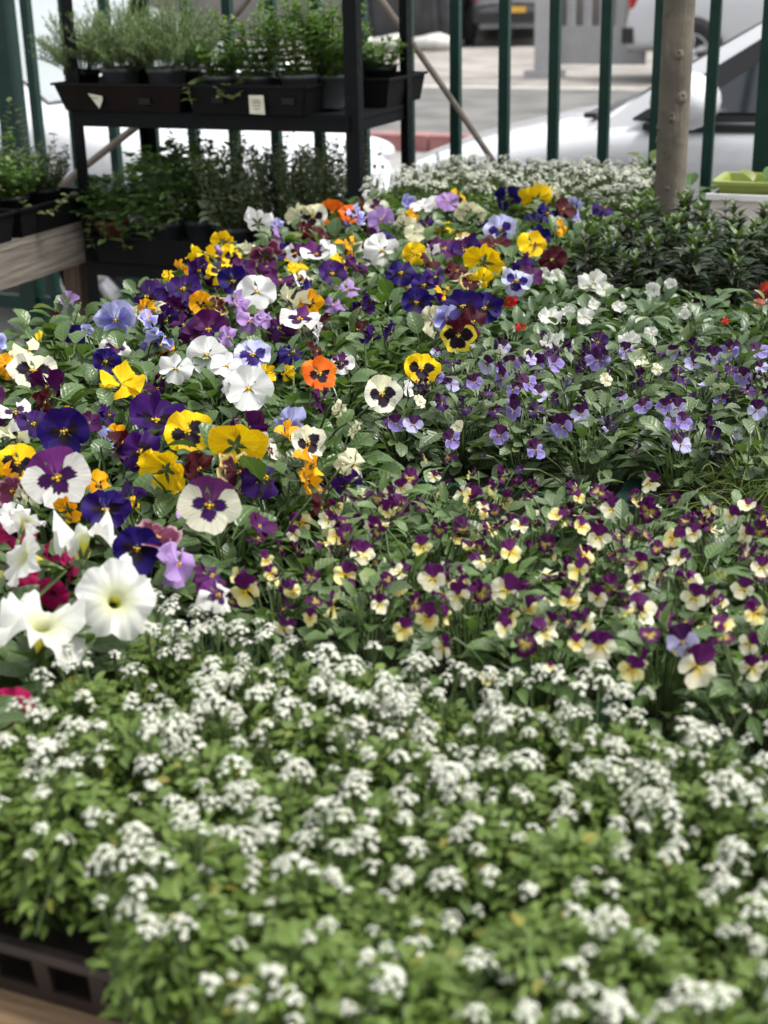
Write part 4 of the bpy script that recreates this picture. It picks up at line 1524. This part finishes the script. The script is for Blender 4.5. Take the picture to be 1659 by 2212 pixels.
for x, y, px_, ms, az, el, z in [(55, 1122, 92, PWM, 150, 40, 1.0), (182, 1148, 150, PWD, 160, 66, 1.0), (48, 1200, 150, PWM, -80, 30, 1.0), (250, 1296, 186, PWB, 8, 34, .995), (292, 1236, 96, PWM, 95, 30, .99), (90, 1345, 205, PWD, 40, 74, .985),
                                (36, 1152, 90, PMM, 10, 30, .965), (112, 1200, 66, PMM, 40, 0, .945), (112, 1285, 84, PMM, -20, -5, .945), (24, 1535, 110, PMM, 10, 20, .93), (50, 1240, 80, PMM, 30, 10, .955), (150, 1225, 80, PMM, 70, 10, .95)]:
    p = P(x, y, z)
    o = nearest(pet, p)
    size = px_ * .92 * np.linalg.norm(p - CAM) / F
    Mf, n = facing(p, az, el, R.uniform(0, 60))
    base = Vector(o.location)
    fl = ob('flower', PCAL, o, M=Matrix.Translation(Vector(p) - base) @ Mf @ Matrix.Scale(size, 4))
    ob('corolla', R.choice(ms), fl)
    e = Vector(p) - base - n * size * .58
    b = MB()
    b.tube([(0, 0, .004), (e.x * .5, e.y * .5, max(.02, e.z * .6)), tuple(e - n * size * .15), tuple(e)], .0022, 6)
    ob('stem', b.mesh('stem', M_STEM), o)
    FLW.setdefault(o.name, []).append(('magenta' if ms is PMM else 'white', 0))
label_by_bloom(pet, 'petunia plant', 'petunias at the left edge', 'petunia plant without bloom')

# ---- fine weedy tuft at the right
tp = P(1600, 1075, .9)
wt = thing('grass_tuft', 'tuft of fine yellow-green grassy blades beside the viola tray at right', 'grass tuft', (tp[0], tp[1], ZS))
b = MB()
for i in range(190):
    a, r = R.uniform(0, 6.28), .06 * math.sqrt(R.random())
    L = R.uniform(.05, .10)
    addT(b, leaf_geo(L, .0018, 'lance', 5, 1, R.uniform(.6, 2.2), .1), orient((r * math.cos(a), r * math.sin(a), R.uniform(0, .05)), a + R.uniform(-1.5, 1.5), rad(R.uniform(20, 85))))
tag(ob('blades', b.mesh('blades', M_WEED), wt), kind='stuff')

# ------------------------------------------------------------------ tree trunk
tc_ = (-.690, 3.385)
tree = thing('tree', 'slender grey-brown tree trunk with knots standing before the fence', 'tree', (tc_[0], tc_[1], 0))
b = MB()
nz, ns = 60, 24
V, U, Fc = [], [], []
rt = random.Random(3)
ph = [rt.uniform(0, 6) for _ in range(6)]
for j in range(nz + 1):
    z = 2.9 * j / nz
    r0 = .0385 - .0016 * z + (.02 * max(0, .25 - z) / .25)
    for i in range(ns):
        a = 2 * math.pi * i / ns
        r = r0 * (1 + .03 * math.sin(2 * a + ph[0] + z * 2) + .02 * math.sin(3 * a + ph[1] - 4 * z) + .012 * math.sin(9 * z + ph[2]))
        V.append((r * math.cos(a) + .006 * math.sin(1.9 * z + 1) + .012 * (z - 1), r * math.sin(a), z))
        U.append((i / ns, z))
for j in range(nz):
    for i in range(ns):
        i2 = (i + 1) % ns
        Fc.append((j * ns + i, j * ns + i2, (j + 1) * ns + i2, (j + 1) * ns + i))
b.add(V, Fc, U)
ob('trunk', b.mesh('trunk', M_BARK), tree)
for (kx, ky) in ((1440, 405), (1400, 300), (1450, 252), (1405, 160), (1462, 117), (1428, 40), (1420, 275), (1470, 210)):
    p = PY(kx, ky, tc_[1] - .036)
    dx = p[0] - tc_[0] - .006
    dx = max(-.036, min(.036, dx))
    dy = -math.sqrt(max(1e-5, .0365 ** 2 - dx * dx))
    b = MB()
    s_ = rt.uniform(.0045, .0085)
    b.lathe([(s_ * 1.7, -.002), (s_ * 1.15, s_ * .45), (s_ * .9, s_ * .8), (s_ * .5, s_ * .75), (s_ * .25, s_ * .45), (.0003, s_ * .4)], 12)
    nrm = Vector((dx, dy, .008)).normalized()
    M = Matrix.Translation((dx + .006 + .012 * (p[2] - 1), dy, p[2])) @ nrm.to_track_quat('Z', 'Y').to_matrix().to_4x4() @ Matrix.Diagonal((rt.uniform(.7, 1.3), rt.uniform(.8, 1.6), rt.uniform(.7, 1.3), 1))
    ob('knot', b.mesh('knot', M_BARK), tree, M=M)

# ------------------------------------------------------------------ white planter with lime liner
pl = thing('planter_box', 'white rectangular planter with lime green inner box at far right', 'planter', (-.325, 3.66, ZT + .021))
b = MB()
hx, hy = .30, .09


def openbox(b, hx, hy, z0, z1, fl, th, m=0):
    ring = []
    for (z, f, t) in ((z0, -fl, 0), (z1, 0, 0), (z1, 0, th), (z0 + .01, -fl, th)):
        ring.append([(sx * (hx + f - t), sy * (hy + f - t), z) for sx, sy in ((-1, -1), (1, -1), (1, 1), (-1, 1))])
    V = sum(ring, [])
    Fc = []
    for j in range(3):
        for k in range(4):
            k2 = (k + 1) % 4
            Fc.append((j * 4 + k, j * 4 + k2, (j + 1) * 4 + k2, (j + 1) * 4 + k))
    Fc.append((3, 2, 1, 0))
    Fc.append((12, 13, 14, 15))
    b.add(V, Fc, None, m)


openbox(b, hx, hy, .0, .125, .015, .006)
b.box((0, -hy - .006, .118), (2 * hx + .02, .016, .014))
b.box((0, hy + .006, .118), (2 * hx + .02, .016, .014))
ob('outer_box', b.mesh('outer_box', M_WHITEP, False), pl)
b = MB()
openbox(b, hx - .012, hy - .012, .07, .152, .018, .005)
b.box((0, -hy + .006, .150), (2 * hx - .006, .014, .008))
b.box((0, hy - .006, .150), (2 * hx - .006, .014, .008))
b.box((-hx + .006, 0, .150), (.014, 2 * hy - .026, .008))
b.box((hx - .006, 0, .150), (.014, 2 * hy - .026, .008))
ob('liner', b.mesh('liner', M_LIME, False), pl)


def leafy(name, label, loc, mat, n, L, h, rr, cat='plant', rng=R, ser=.06):
    t = thing(name, label, cat, loc)
    for i in range(n):
        a = i * 2.4 + rng.uniform(-.3, .3)
        r = rr * math.sqrt((i + .5) / n)
        z = h * rng.uniform(.5, 1)
        ll = L * rng.uniform(.7, 1.15)
        b = MB()
        b.add(*leaf_geo(ll, ll * .85, 'round', 9, 2, rng.uniform(.2, .8), .3, ser, rng))
        lo = ob('leaf', b.mesh('leaf', mat), t, M=orient((r * math.cos(a), r * math.sin(a), z), a - 1.57, rad(rng.uniform(0, 50)), rng.uniform(-.4, .4)))
        b = MB()
        b.tube([(r * .2 * math.cos(a), r * .2 * math.sin(a), 0), (r * .8 * math.cos(a), r * .8 * math.sin(a), z * .6), (r * math.cos(a), r * math.sin(a), z)], .0016, 4)
        ob('stem', b.mesh('stem', M_STEM), t)
    return t


q = P(1500, 400, .955)
leafy('strawberry_plant', 'bright green broad-leaved plant right of the tree trunk base', (q[0], q[1] - .05, ZT), M_STRAW, 12, .055, .14, .08)
q = PY(1640, 372, 3.64)
leafy('strawberry_plant', 'small leafy plant growing in the lime planter', (q[0], 3.66, ZT + .09), M_STRAW, 7, .05, .10, .05)
q = PY(1395, 350, 3.86)
leafy('leafy_seedling', 'yellowing seedling left of the tree trunk in front of the fence', (q[0], 3.90, ZT), M_WEED, 6, .05, .19, .02, ser=0)
q = PY(1358, 370, 3.90)
leafy('leafy_seedling', 'short brownish seedling between alyssum and fence', (q[0], 3.94, ZT), M_DRY, 5, .04, .16, .03, ser=0)


# ------------------------------------------------------------------ herb rack
RX0, RX1, RYF, RYB = -2.345, -1.515, 3.415, 3.79
rack = thing('shelf_rack', 'black slotted-steel shelf rack holding potted herbs by the fence', 'rack', ((RX0 + RX1) / 2, (RYF + RYB) / 2, 0))
rc = Vector(rack.location)
for X, sx in ((RX0, 1), (RX1, -1)):
    for Y, sy in ((RYF, 1), (RYB, -1)):
        b = MB()
        b.box((0, 0, .85), (.036, .003, 1.7))
        b.box((-sx * .0165, sy * .018, .85), (.003, .036, 1.7))
        po = ob('post', b.mesh('post', M_RACK, False), rack, (X - rc.x, Y - rc.y, 0))
        b = MB()
        for k in range(38):
            z = .06 + k * .0435
            b.box((-.010, -.0022 * 1, z), (.003, .0025, .010))
            b.box((-sx * .0182, sy * .018, z), (.0025, .005, .012))
        so = ob('slots', b.mesh('slots', M_SLOT, False), po)
        so['kind'] = 'stuff'
for z in (.715, 1.128, .18):
    for Y in (RYF - .004, RYB + .004):
        b = MB()
        b.box((0, 0, 0), (RX1 - RX0 - .01, .012, .042))
        b.box((0, 0, .012), (RX1 - RX0 - .012, .018, .006))
        ob('beam', b.mesh('beam', M_RACK, False), rack, (0, Y - rc.y, z))
    for X in (RX0, RX1):
        b = MB()
        b.box((0, 0, 0), (.012, RYB - RYF - .04, .042))
        b.box((0, 0, .012), (.018, RYB - RYF - .044, .006))
        ob('beam', b.mesh('beam', M_RACK, False), rack, (X - rc.x, 0, z))
    b = MB()
    b.box((0, 0, 0), (RX1 - RX0 - .03, RYB - RYF - .02, .008))
    ob('shelf', b.mesh('shelf', M_RACK, False), rack, (0, 0, z + .017))

S1, S2 = 1.15, .737
HC = .072
tray('herb_crate', 'dark brown crate on the upper shelf of the rack, left, with torn paper tag', -2.385, -1.985, 3.375, 3.80, S1, HC, M_DBROWN, False, 0, 'crate', .02)
tray('herb_crate', 'black crate on the upper shelf of the rack with square paper tag', -1.975, -1.625, 3.375, 3.615, S1, HC, M_BLACKP, False, 0, 'crate', .012)
tray('herb_crate', 'black crate at the rear right end of the upper shelf', -1.975, -1.50, 3.625, 3.90, S1, HC, M_BLACKP, False, 0, 'crate', .012)
tray('herb_crate', 'black crate on the lower shelf of the rack, left', -2.32, -1.93, 3.38, 3.78, S2, .072, M_BLACKP, False, 0, 'crate', .015)
tray('herb_crate', 'dark crate on the lower shelf of the rack, right', -1.92, -1.56, 3.38, 3.78, S2, .072, M_DBROWN, False, 0, 'crate', .015)


def slot_plate(px_, py_, Y, w, h):
    p = PY(px_, py_, Y)
    return p


def paper(label, px_, py_, Y, pts, lines):
    p = PY(px_, py_, Y)
    t = thing('paper_tag', label, 'tag', (p[0], Y, p[2]))
    b = MB()
    n = len(pts)
    b.add([(x, 0, z) for x, z in pts] + [(x, .0015, z) for x, z in pts], [tuple(range(n))] + [(k, (k + 1) % n, n + (k + 1) % n, n + k) for k in range(n)] + [tuple(range(2 * n - 1, n - 1, -1))])
    pt = ob('sheet', b.mesh('sheet', M_PAPER, False), t)
    b = MB()
    for x, z, w in lines:
        b.box((x, -.0008, z), (w, .001, .0022))
    ob('faded_print', b.mesh('faded_print', M_INK, False), t)


paper('torn pale paper tag on the dark brown crate', 205, 219, 3.376, [(-.020, .020), (.024, .014), (.024, .002), (.012, -.018)], [(0, .009, .02)])
paper('square pale paper tag on the black crate', 554, 225, 3.371, [(-.021, -.024), (.023, -.026), (.021, .022), (-.022, .022)], [(0, .010, .018), (.001, .004, .026), (0, -.004, .022), (0, -.012, .016)])
# dark handle slots on the crate fronts
for lab, x, y, Y in (('recessed handle slot on the dark brown crate', 312, 219, 3.377), ('left handle slot on the tagged black crate', 470, 216, 3.374), ('right handle slot on the tagged black crate', 622, 219, 3.374)):
    p = PY(x, y, Y)
    b = MB()
    b.box((0, 0, 0), (.034, .004, .016))
    host = min((o for o in COL.objects if o.name.startswith('herb_crate')), key=lambda o: abs(o.location.x - p[0]) + abs(o.location.z - S1) * 3 + abs(o.location.y - 3.5))
    ob('handle_slot', b.mesh('handle_slot', M_SLOT, False), host, (p[0] - host.location.x, Y - host.location.y, p[2] - host.location.z))


# ------------------------------------------------------------------ potted herbs
def vine(b, pts, mat_i, rng, L, every=.014, stem_i=1, sr=.0011):
    pts = [Vector(p) for p in pts]
    b.tube([tuple(p) for p in pts], sr, 4, stem_i, False)
    acc = 0
    for k in range(len(pts) - 1):
        d = (pts[k + 1] - pts[k]).length
        m = max(1, int(d / every))
        for i in range(m):
            p = pts[k].lerp(pts[k + 1], (i + .5) / m)
            for sd in (0, 3.14):
                a = rng.uniform(-.8, .8) + sd + k * 1.3 + i * 1.57
                ll = L * rng.uniform(.6, 1.2)
                addT(b, leaf_geo(ll, ll * .75, 'ovate', 4, 1, rng.uniform(.1, .8), .3, 0, rng), orient(p, a, rad(rng.uniform(-10, 45)), rng.uniform(-.4, .4)), mat_i)


def herb_foliage(kind, rng, w, h):
    b = MB()
    if kind == 'dill':
        mats = [M_DILL, M_STEM]
        for i in range(120):
            a, r = rng.uniform(0, 6.28), w * math.sqrt(rng.random())
            hh = h * rng.uniform(.35, 1.0) * (1 - .35 * (r / w) ** 2)
            top = Vector((r * math.cos(a) * 1.6, r * math.sin(a) * 1.6, hh * .95))
            bs = Vector((r * math.cos(a) * .35, r * math.sin(a) * .35, 0))
            mid = bs.lerp(top, .5) + Vector((0, 0, hh * .08))
            b.tube([tuple(bs), tuple(mid), tuple(top)], .0008, 3, 1, False)
            for k in range(20):
                t = .3 + .7 * k / 20
                p = bs.lerp(top, t) + Vector((0, 0, hh * .08 * 4 * t * (1 - t)))
                for q in range(3):
                    L = rng.uniform(.012, .026) * (1.25 - .5 * t)
                    addT(b, leaf_geo(L, .0022, 'lance', 2, 1, rng.uniform(-.4, .8), .1, 0, rng), orient(p, rng.uniform(0, 6.28), rad(rng.uniform(-5, 70))), 0)
    elif kind in ('mint', 'sage'):
        mat = M_MINT if kind == 'mint' else M_SAGE
        mats = [mat, M_STEM]
        for i in range(36 if kind == 'mint' else 56):
            a, r = rng.uniform(0, 6.28), w * math.sqrt(rng.random())
            hh = h * rng.uniform(.45, 1.05)
            top = Vector((r * math.cos(a) * 1.2, r * math.sin(a) * 1.2, hh))
            bs = Vector((r * math.cos(a) * .4, r * math.sin(a) * .4, 0))
            n = int(hh / .017)
            b.tube([tuple(bs), tuple(bs.lerp(top, .6)), tuple(top)], .0013, 4, 1, False)
            for k in range(n + 1):
                p = bs.lerp(top, (k + .6) / (n + .6))
                for q in range(2 if k < n else 4):
                    L = rng.uniform(.020, .034) * (1 if k < n else .7)
                    addT(b, leaf_geo(L, L * (.55 if kind == 'mint' else .36), 'ovate' if kind == 'mint' else 'lance', 5, 1, rng.uniform(.2, .9), .3, .05, rng), orient(p, k * 1.57 + q * 3.14 / (1 if k < n else 2) + rng.uniform(-.4, .4), rad(rng.uniform(5, 45 if k < n else 70))), 0)
    else:
        mats = [M_PARS, M_STEM]
        for i in range(150):
            a, r = rng.uniform(0, 6.28), w * math.sqrt(rng.random())
            hh = h * rng.uniform(.3, 1.0) * (1 - .35 * (r / w) ** 2)
            p = Vector((r * math.cos(a) * 1.15, r * math.sin(a) * 1.15, hh))
            if i % 2:
                b.tube([(r * .25 * math.cos(a), r * .25 * math.sin(a), 0), tuple(p)], .001, 3, 1, False)
            for q in (-1.0, 0, 1.0):
                L = rng.uniform(.022, .036)
                addT(b, leaf_geo(L, L * .7, 'ovate', 6, 1, rng.uniform(.2, .8), .3, .16, rng), orient(p, a - 1.57 + q + rng.uniform(-.3, .3), rad(rng.uniform(0, 50))), 0)
    return b.mesh('foliage', mats)


def pot_mesh(r, h, square, mat):
    b = MB()
    b.lathe([(r * .72, 0), (r * .74, .002), (r * .95, h * .86), (r * 1.03, h * .865), (r * 1.05, h), (r * .98, h), (r * .94, h * .88), (r * .9, h * .86)], 28, sq=square)
    return b.mesh('pot', mat, True)


def potted(label, x, y, z, r, h, kind, fh, fw, square=0, mat=None, tilt=(0, 0), rng=R, name='potted_herb'):
    t = thing(name, label, 'potted herb', (x, y, z))
    t.rotation_euler = (tilt[0], tilt[1], rng.uniform(-.2, .2))
    pm = pot_mesh(r, h, square, mat or M_POT)
    ob('pot', pm, t)
    b = MB()
    b.lathe([(r * .93, h * .86), (.001, h * .87)], 20, sq=square)
    ob('soil', b.mesh('soil', M_SOIL), t)
    f = ob('foliage', herb_foliage(kind, rng, fw * 1.18, fh * 1.2), t, (0, 0, h * .86))
    f['kind'] = 'stuff'
    return t


def at_shelf(px_, py_, Y):
    return PY(px_, py_, Y)[0]


rh = random.Random(21)
z1_ = S1 + .007
for lab, px_, Y, r, h, kind, fh, fw, sq, mat in (
        ('black square pot of feathery dill, leftmost on the upper shelf', 180, 3.47, .044, .095, 'dill', .165, .085, 1, M_POTB),
        ('grey square pot of feathery dill, second on the upper shelf', 262, 3.45, .048, .105, 'dill', .18, .095, 1, M_POT),
        ('grey square pot of feathery dill, third on the upper shelf', 362, 3.45, .048, .105, 'dill', .19, .095, 1, M_POT),
        ('round grey pot of trailing oregano, fourth on the upper shelf', 478, 3.46, .046, .085, 'mint', .07, .05, 0, M_POT),
        ('round grey pot of mint, fifth on the upper shelf', 556, 3.47, .046, .085, 'mint', .14, .075, 0, M_POT),
        ('round grey pot of leafy mint beside the rack post', 648, 3.46, .050, .09, 'mint', .17, .085, 0, M_POT),
        ('grey pot of mint behind the upright rack post', 715, 3.53, .046, .085, 'mint', .16, .08, 0, M_POT)):
    potted(lab, at_shelf(px_, 190, Y), Y, z1_, r, h, kind, fh, fw, sq, mat, rng=rh)
for lab, X, Y, kind, fh in (('pot of dill in the second row, left on upper shelf', -2.28, 3.63, 'dill', .20), ('pot of dill in the second row behind the grey pots', -2.12, 3.63, 'dill', .21), ('pot of mint in the rear crate on the upper shelf', -1.72, 3.75, 'mint', .10), ('pot of mint at the rear right end of the upper shelf', -1.58, 3.76, 'mint', .06)):
    potted(lab, X, Y, z1_, .046, .09, kind, fh, .065, 0, M_POTB, rng=rh)
z2_ = S2 + .007
for lab, px_, Y, r, h, kind, fh, fw, mat in (
        ('terracotta pot of trailing mint on the lower shelf, far left', 240, 3.47, .05, .10, 'parsley', .11, .075, M_TERRA),
        ('grey pot of bushy parsley on the lower shelf', 352, 3.47, .056, .105, 'parsley', .19, .10, M_POT),
        ('grey pot of tall lemon balm on the lower shelf', 434, 3.52, .050, .105, 'mint', .20, .09, M_POT),
        ('grey pot of sage in the middle of the lower shelf', 508, 3.47, .054, .10, 'sage', .17, .09, M_POT),
        ('grey pot of sage beside another on the lower shelf', 600, 3.49, .052, .10, 'sage', .18, .09, M_POT),
        ('grey pot of sage beside the rack post on the lower shelf', 690, 3.50, .052, .10, 'sage', .19, .09, M_POT)):
    potted(lab, at_shelf(px_, 470, Y), Y, z2_, r, h, kind, fh, fw, 0, mat, rng=rh)
for lab, X, Y, kind, fh in (('pot of parsley in the rear row of the lower shelf, left', -2.22, 3.65, 'parsley', .17), ('pot of lemon balm in the rear row of the lower shelf', -2.02, 3.66, 'mint', .19), ('pot of sage in the rear row of the lower shelf', -1.82, 3.66, 'sage', .17), ('pot of sage in the rear right of the lower shelf', -1.65, 3.66, 'sage', .18)):
    potted(lab, X, Y, z2_, .048, .095, kind, fh, .075, 0, M_POTB, rng=rh)


def trailing(label, pxs, Y, L, mat, name='trailing_vine', n=1):
    pts = [PY(x, y, Y + dy) for x, y, dy in pxs]
    t = thing(name, label, 'vine', tuple(pts[0]))
    b = MB()
    o0 = np.array(pts[0])
    vine(b, [tuple(np.array(p) - o0) for p in pts], 0, rh, L)
    tag(ob('foliage', b.mesh('foliage', [mat, M_BSTEM]), t), kind='stuff')


trailing('oregano sprig hanging over the upper crate between the tags', [(500, 165, .06), (450, 172, .0), (420, 178, -.06), (405, 195, -.075), (415, 225, -.08)], 3.44, .028, M_TRAIL)
trailing('oregano sprig looping in front of the square paper tag crate', [(560, 160, .06), (520, 180, -.03), (480, 190, -.065), (470, 205, -.075), (500, 212, -.08), (520, 205, -.08)], 3.44, .026, M_TRAIL)
trailing('mint runner hanging from the terracotta pot at the lower shelf end', [(240, 420, 0), (215, 450, -.06), (195, 480, -.09), (190, 510, -.095), (205, 538, -.09)], 3.47, .024, M_TRAIL)
for k, (x0, x1, x2, ye) in enumerate(((225, 212, 222, 525), (270, 285, 292, 500), (300, 335, 340, 500), (345, 372, 378, 485), (455, 448, 452, 490), (545, 540, 548, 500), (640, 632, 640, 480))):
    trailing('herb stem hanging over the lower shelf crates, %s from the left' % NTH[k], [(x0, 420, .0), (x1, 445, -.07), (x2, 465, -.10), (x2 + 6, ye, -.105)], 3.47, .034, M_PARS if k < 4 else M_SAGE)
trailing('mint runner drooping over the lower black crate, left', [(260, 425, 0), (255, 450, -.07), (248, 480, -.10), (262, 505, -.10), (270, 540, -.10)], 3.47, .040, M_PARS)
trailing('mint runner drooping over the lower black crate, right', [(280, 425, 0), (300, 455, -.07), (315, 485, -.10), (325, 520, -.10)], 3.47, .040, M_PARS)
for lab, xs in (('tall sage shoot rising in the middle of the lower shelf', [(520, 400), (522, 330), (520, 290), (522, 262)]), ('tall thin sage shoot left of the rack post', [(612, 400), (616, 330), (622, 290), (630, 268)]), ('tall sage shoot next to the rack post', [(692, 400), (698, 330), (700, 290), (698, 262)])):
    trailing(lab, [(x, y, 0) for x, y in xs], 3.53, .018, M_SAGE, 'herb_shoot')
trailing('leafy shoot right of the rack post bottom', [(788, 400, 0), (792, 370, 0), (788, 345, 0)], 3.86, .02, M_SAGE, 'herb_shoot')

# ------------------------------------------------------------------ left bench
LX = -2.38
bench = thing('side_bench', 'weathered grey wooden bench at the left holding crates of herbs', 'bench', (LX - .25, 2.9, 0))
b = MB()
b.box((0, 0, 0), (.04, 1.35, .095))
ob('apron', b.mesh('apron', M_GREYW, False), bench, (.25, -.05, .775))
for k in range(4):
    b = MB()
    b.box((0, 0, 0), (.115, 1.36, .02))
    ob('board', b.mesh('board', M_GREYW, False), bench, (.21 - .125 * k, -.05, .835))
for (dx, dy) in ((.20, .57), (-.25, .57), (.20, -.62), (-.25, -.62)):
    b = MB()
    b.box((0, 0, 0), (.055, .07, .725))
    ob('leg', b.mesh('leg', M_LEGW, False), bench, (dx, dy, .3625))
tray('herb_crate', 'black crate of trailing herbs on the weathered bench, nearer the rack', LX - .33, LX + .03, 3.12, 3.50, .846, .075, M_BLACKP, False, 0, 'crate', .012)
tray('herb_crate', 'black crate of trailing herbs on the weathered bench, at the left edge', LX - .33, LX + .03, 2.70, 3.10, .846, .075, M_BLACKP, False, 0, 'crate', .012)
zc = .853
for lab, X, Y, kind, fh, mat in (('pot of pale oregano on the bench nearest the rack', LX - .08, 3.38, 'sage', .10, M_POTB), ('pot of pale oregano in the bench crate middle', LX - .08, 3.24, 'mint', .09, M_POTB),
                                 ('grey pot with bare rim at the left edge on the bench', LX - .06, 3.04, 'sage', .08, M_POT), ('pot of tall oregano at the back of the bench', LX - .24, 3.30, 'sage', .17, M_POTB),
                                 ('pot of tall oregano at the left edge of the bench', LX - .22, 3.10, 'mint', .16, M_POTB), ('pot of pale herbs in the rear bench corner', LX - .25, 3.42, 'mint', .12, M_POTB)):
    potted(lab, X, Y, zc, .045, .085, kind, fh, .06, 0, mat, rng=rh)
trailing('woody runner arching over the bench crate front', [(60, 400, .0), (40, 430, -.02), (65, 455, -.04), (100, 462, -.04), (130, 445, -.03), (150, 420, .0)], 3.25, .020, M_TRAIL)
trailing('tall thin herb shoot in front of the left fence post', [(18, 400, 0), (22, 320, 0), (14, 260, 0), (22, 215, 0)], 3.35, .02, M_TRAIL, 'herb_shoot')
trailing('tall herb shoot between the left fence post and bar', [(55, 400, 0), (50, 330, 0), (48, 270, 0), (42, 230, 0)], 3.40, .02, M_TRAIL, 'herb_shoot')
trailing('herb shoot rising beside the left rack post', [(118, 400, 0), (122, 350, 0), (116, 300, 0), (118, 282, 0)], 3.42, .02, M_TRAIL, 'herb_shoot')
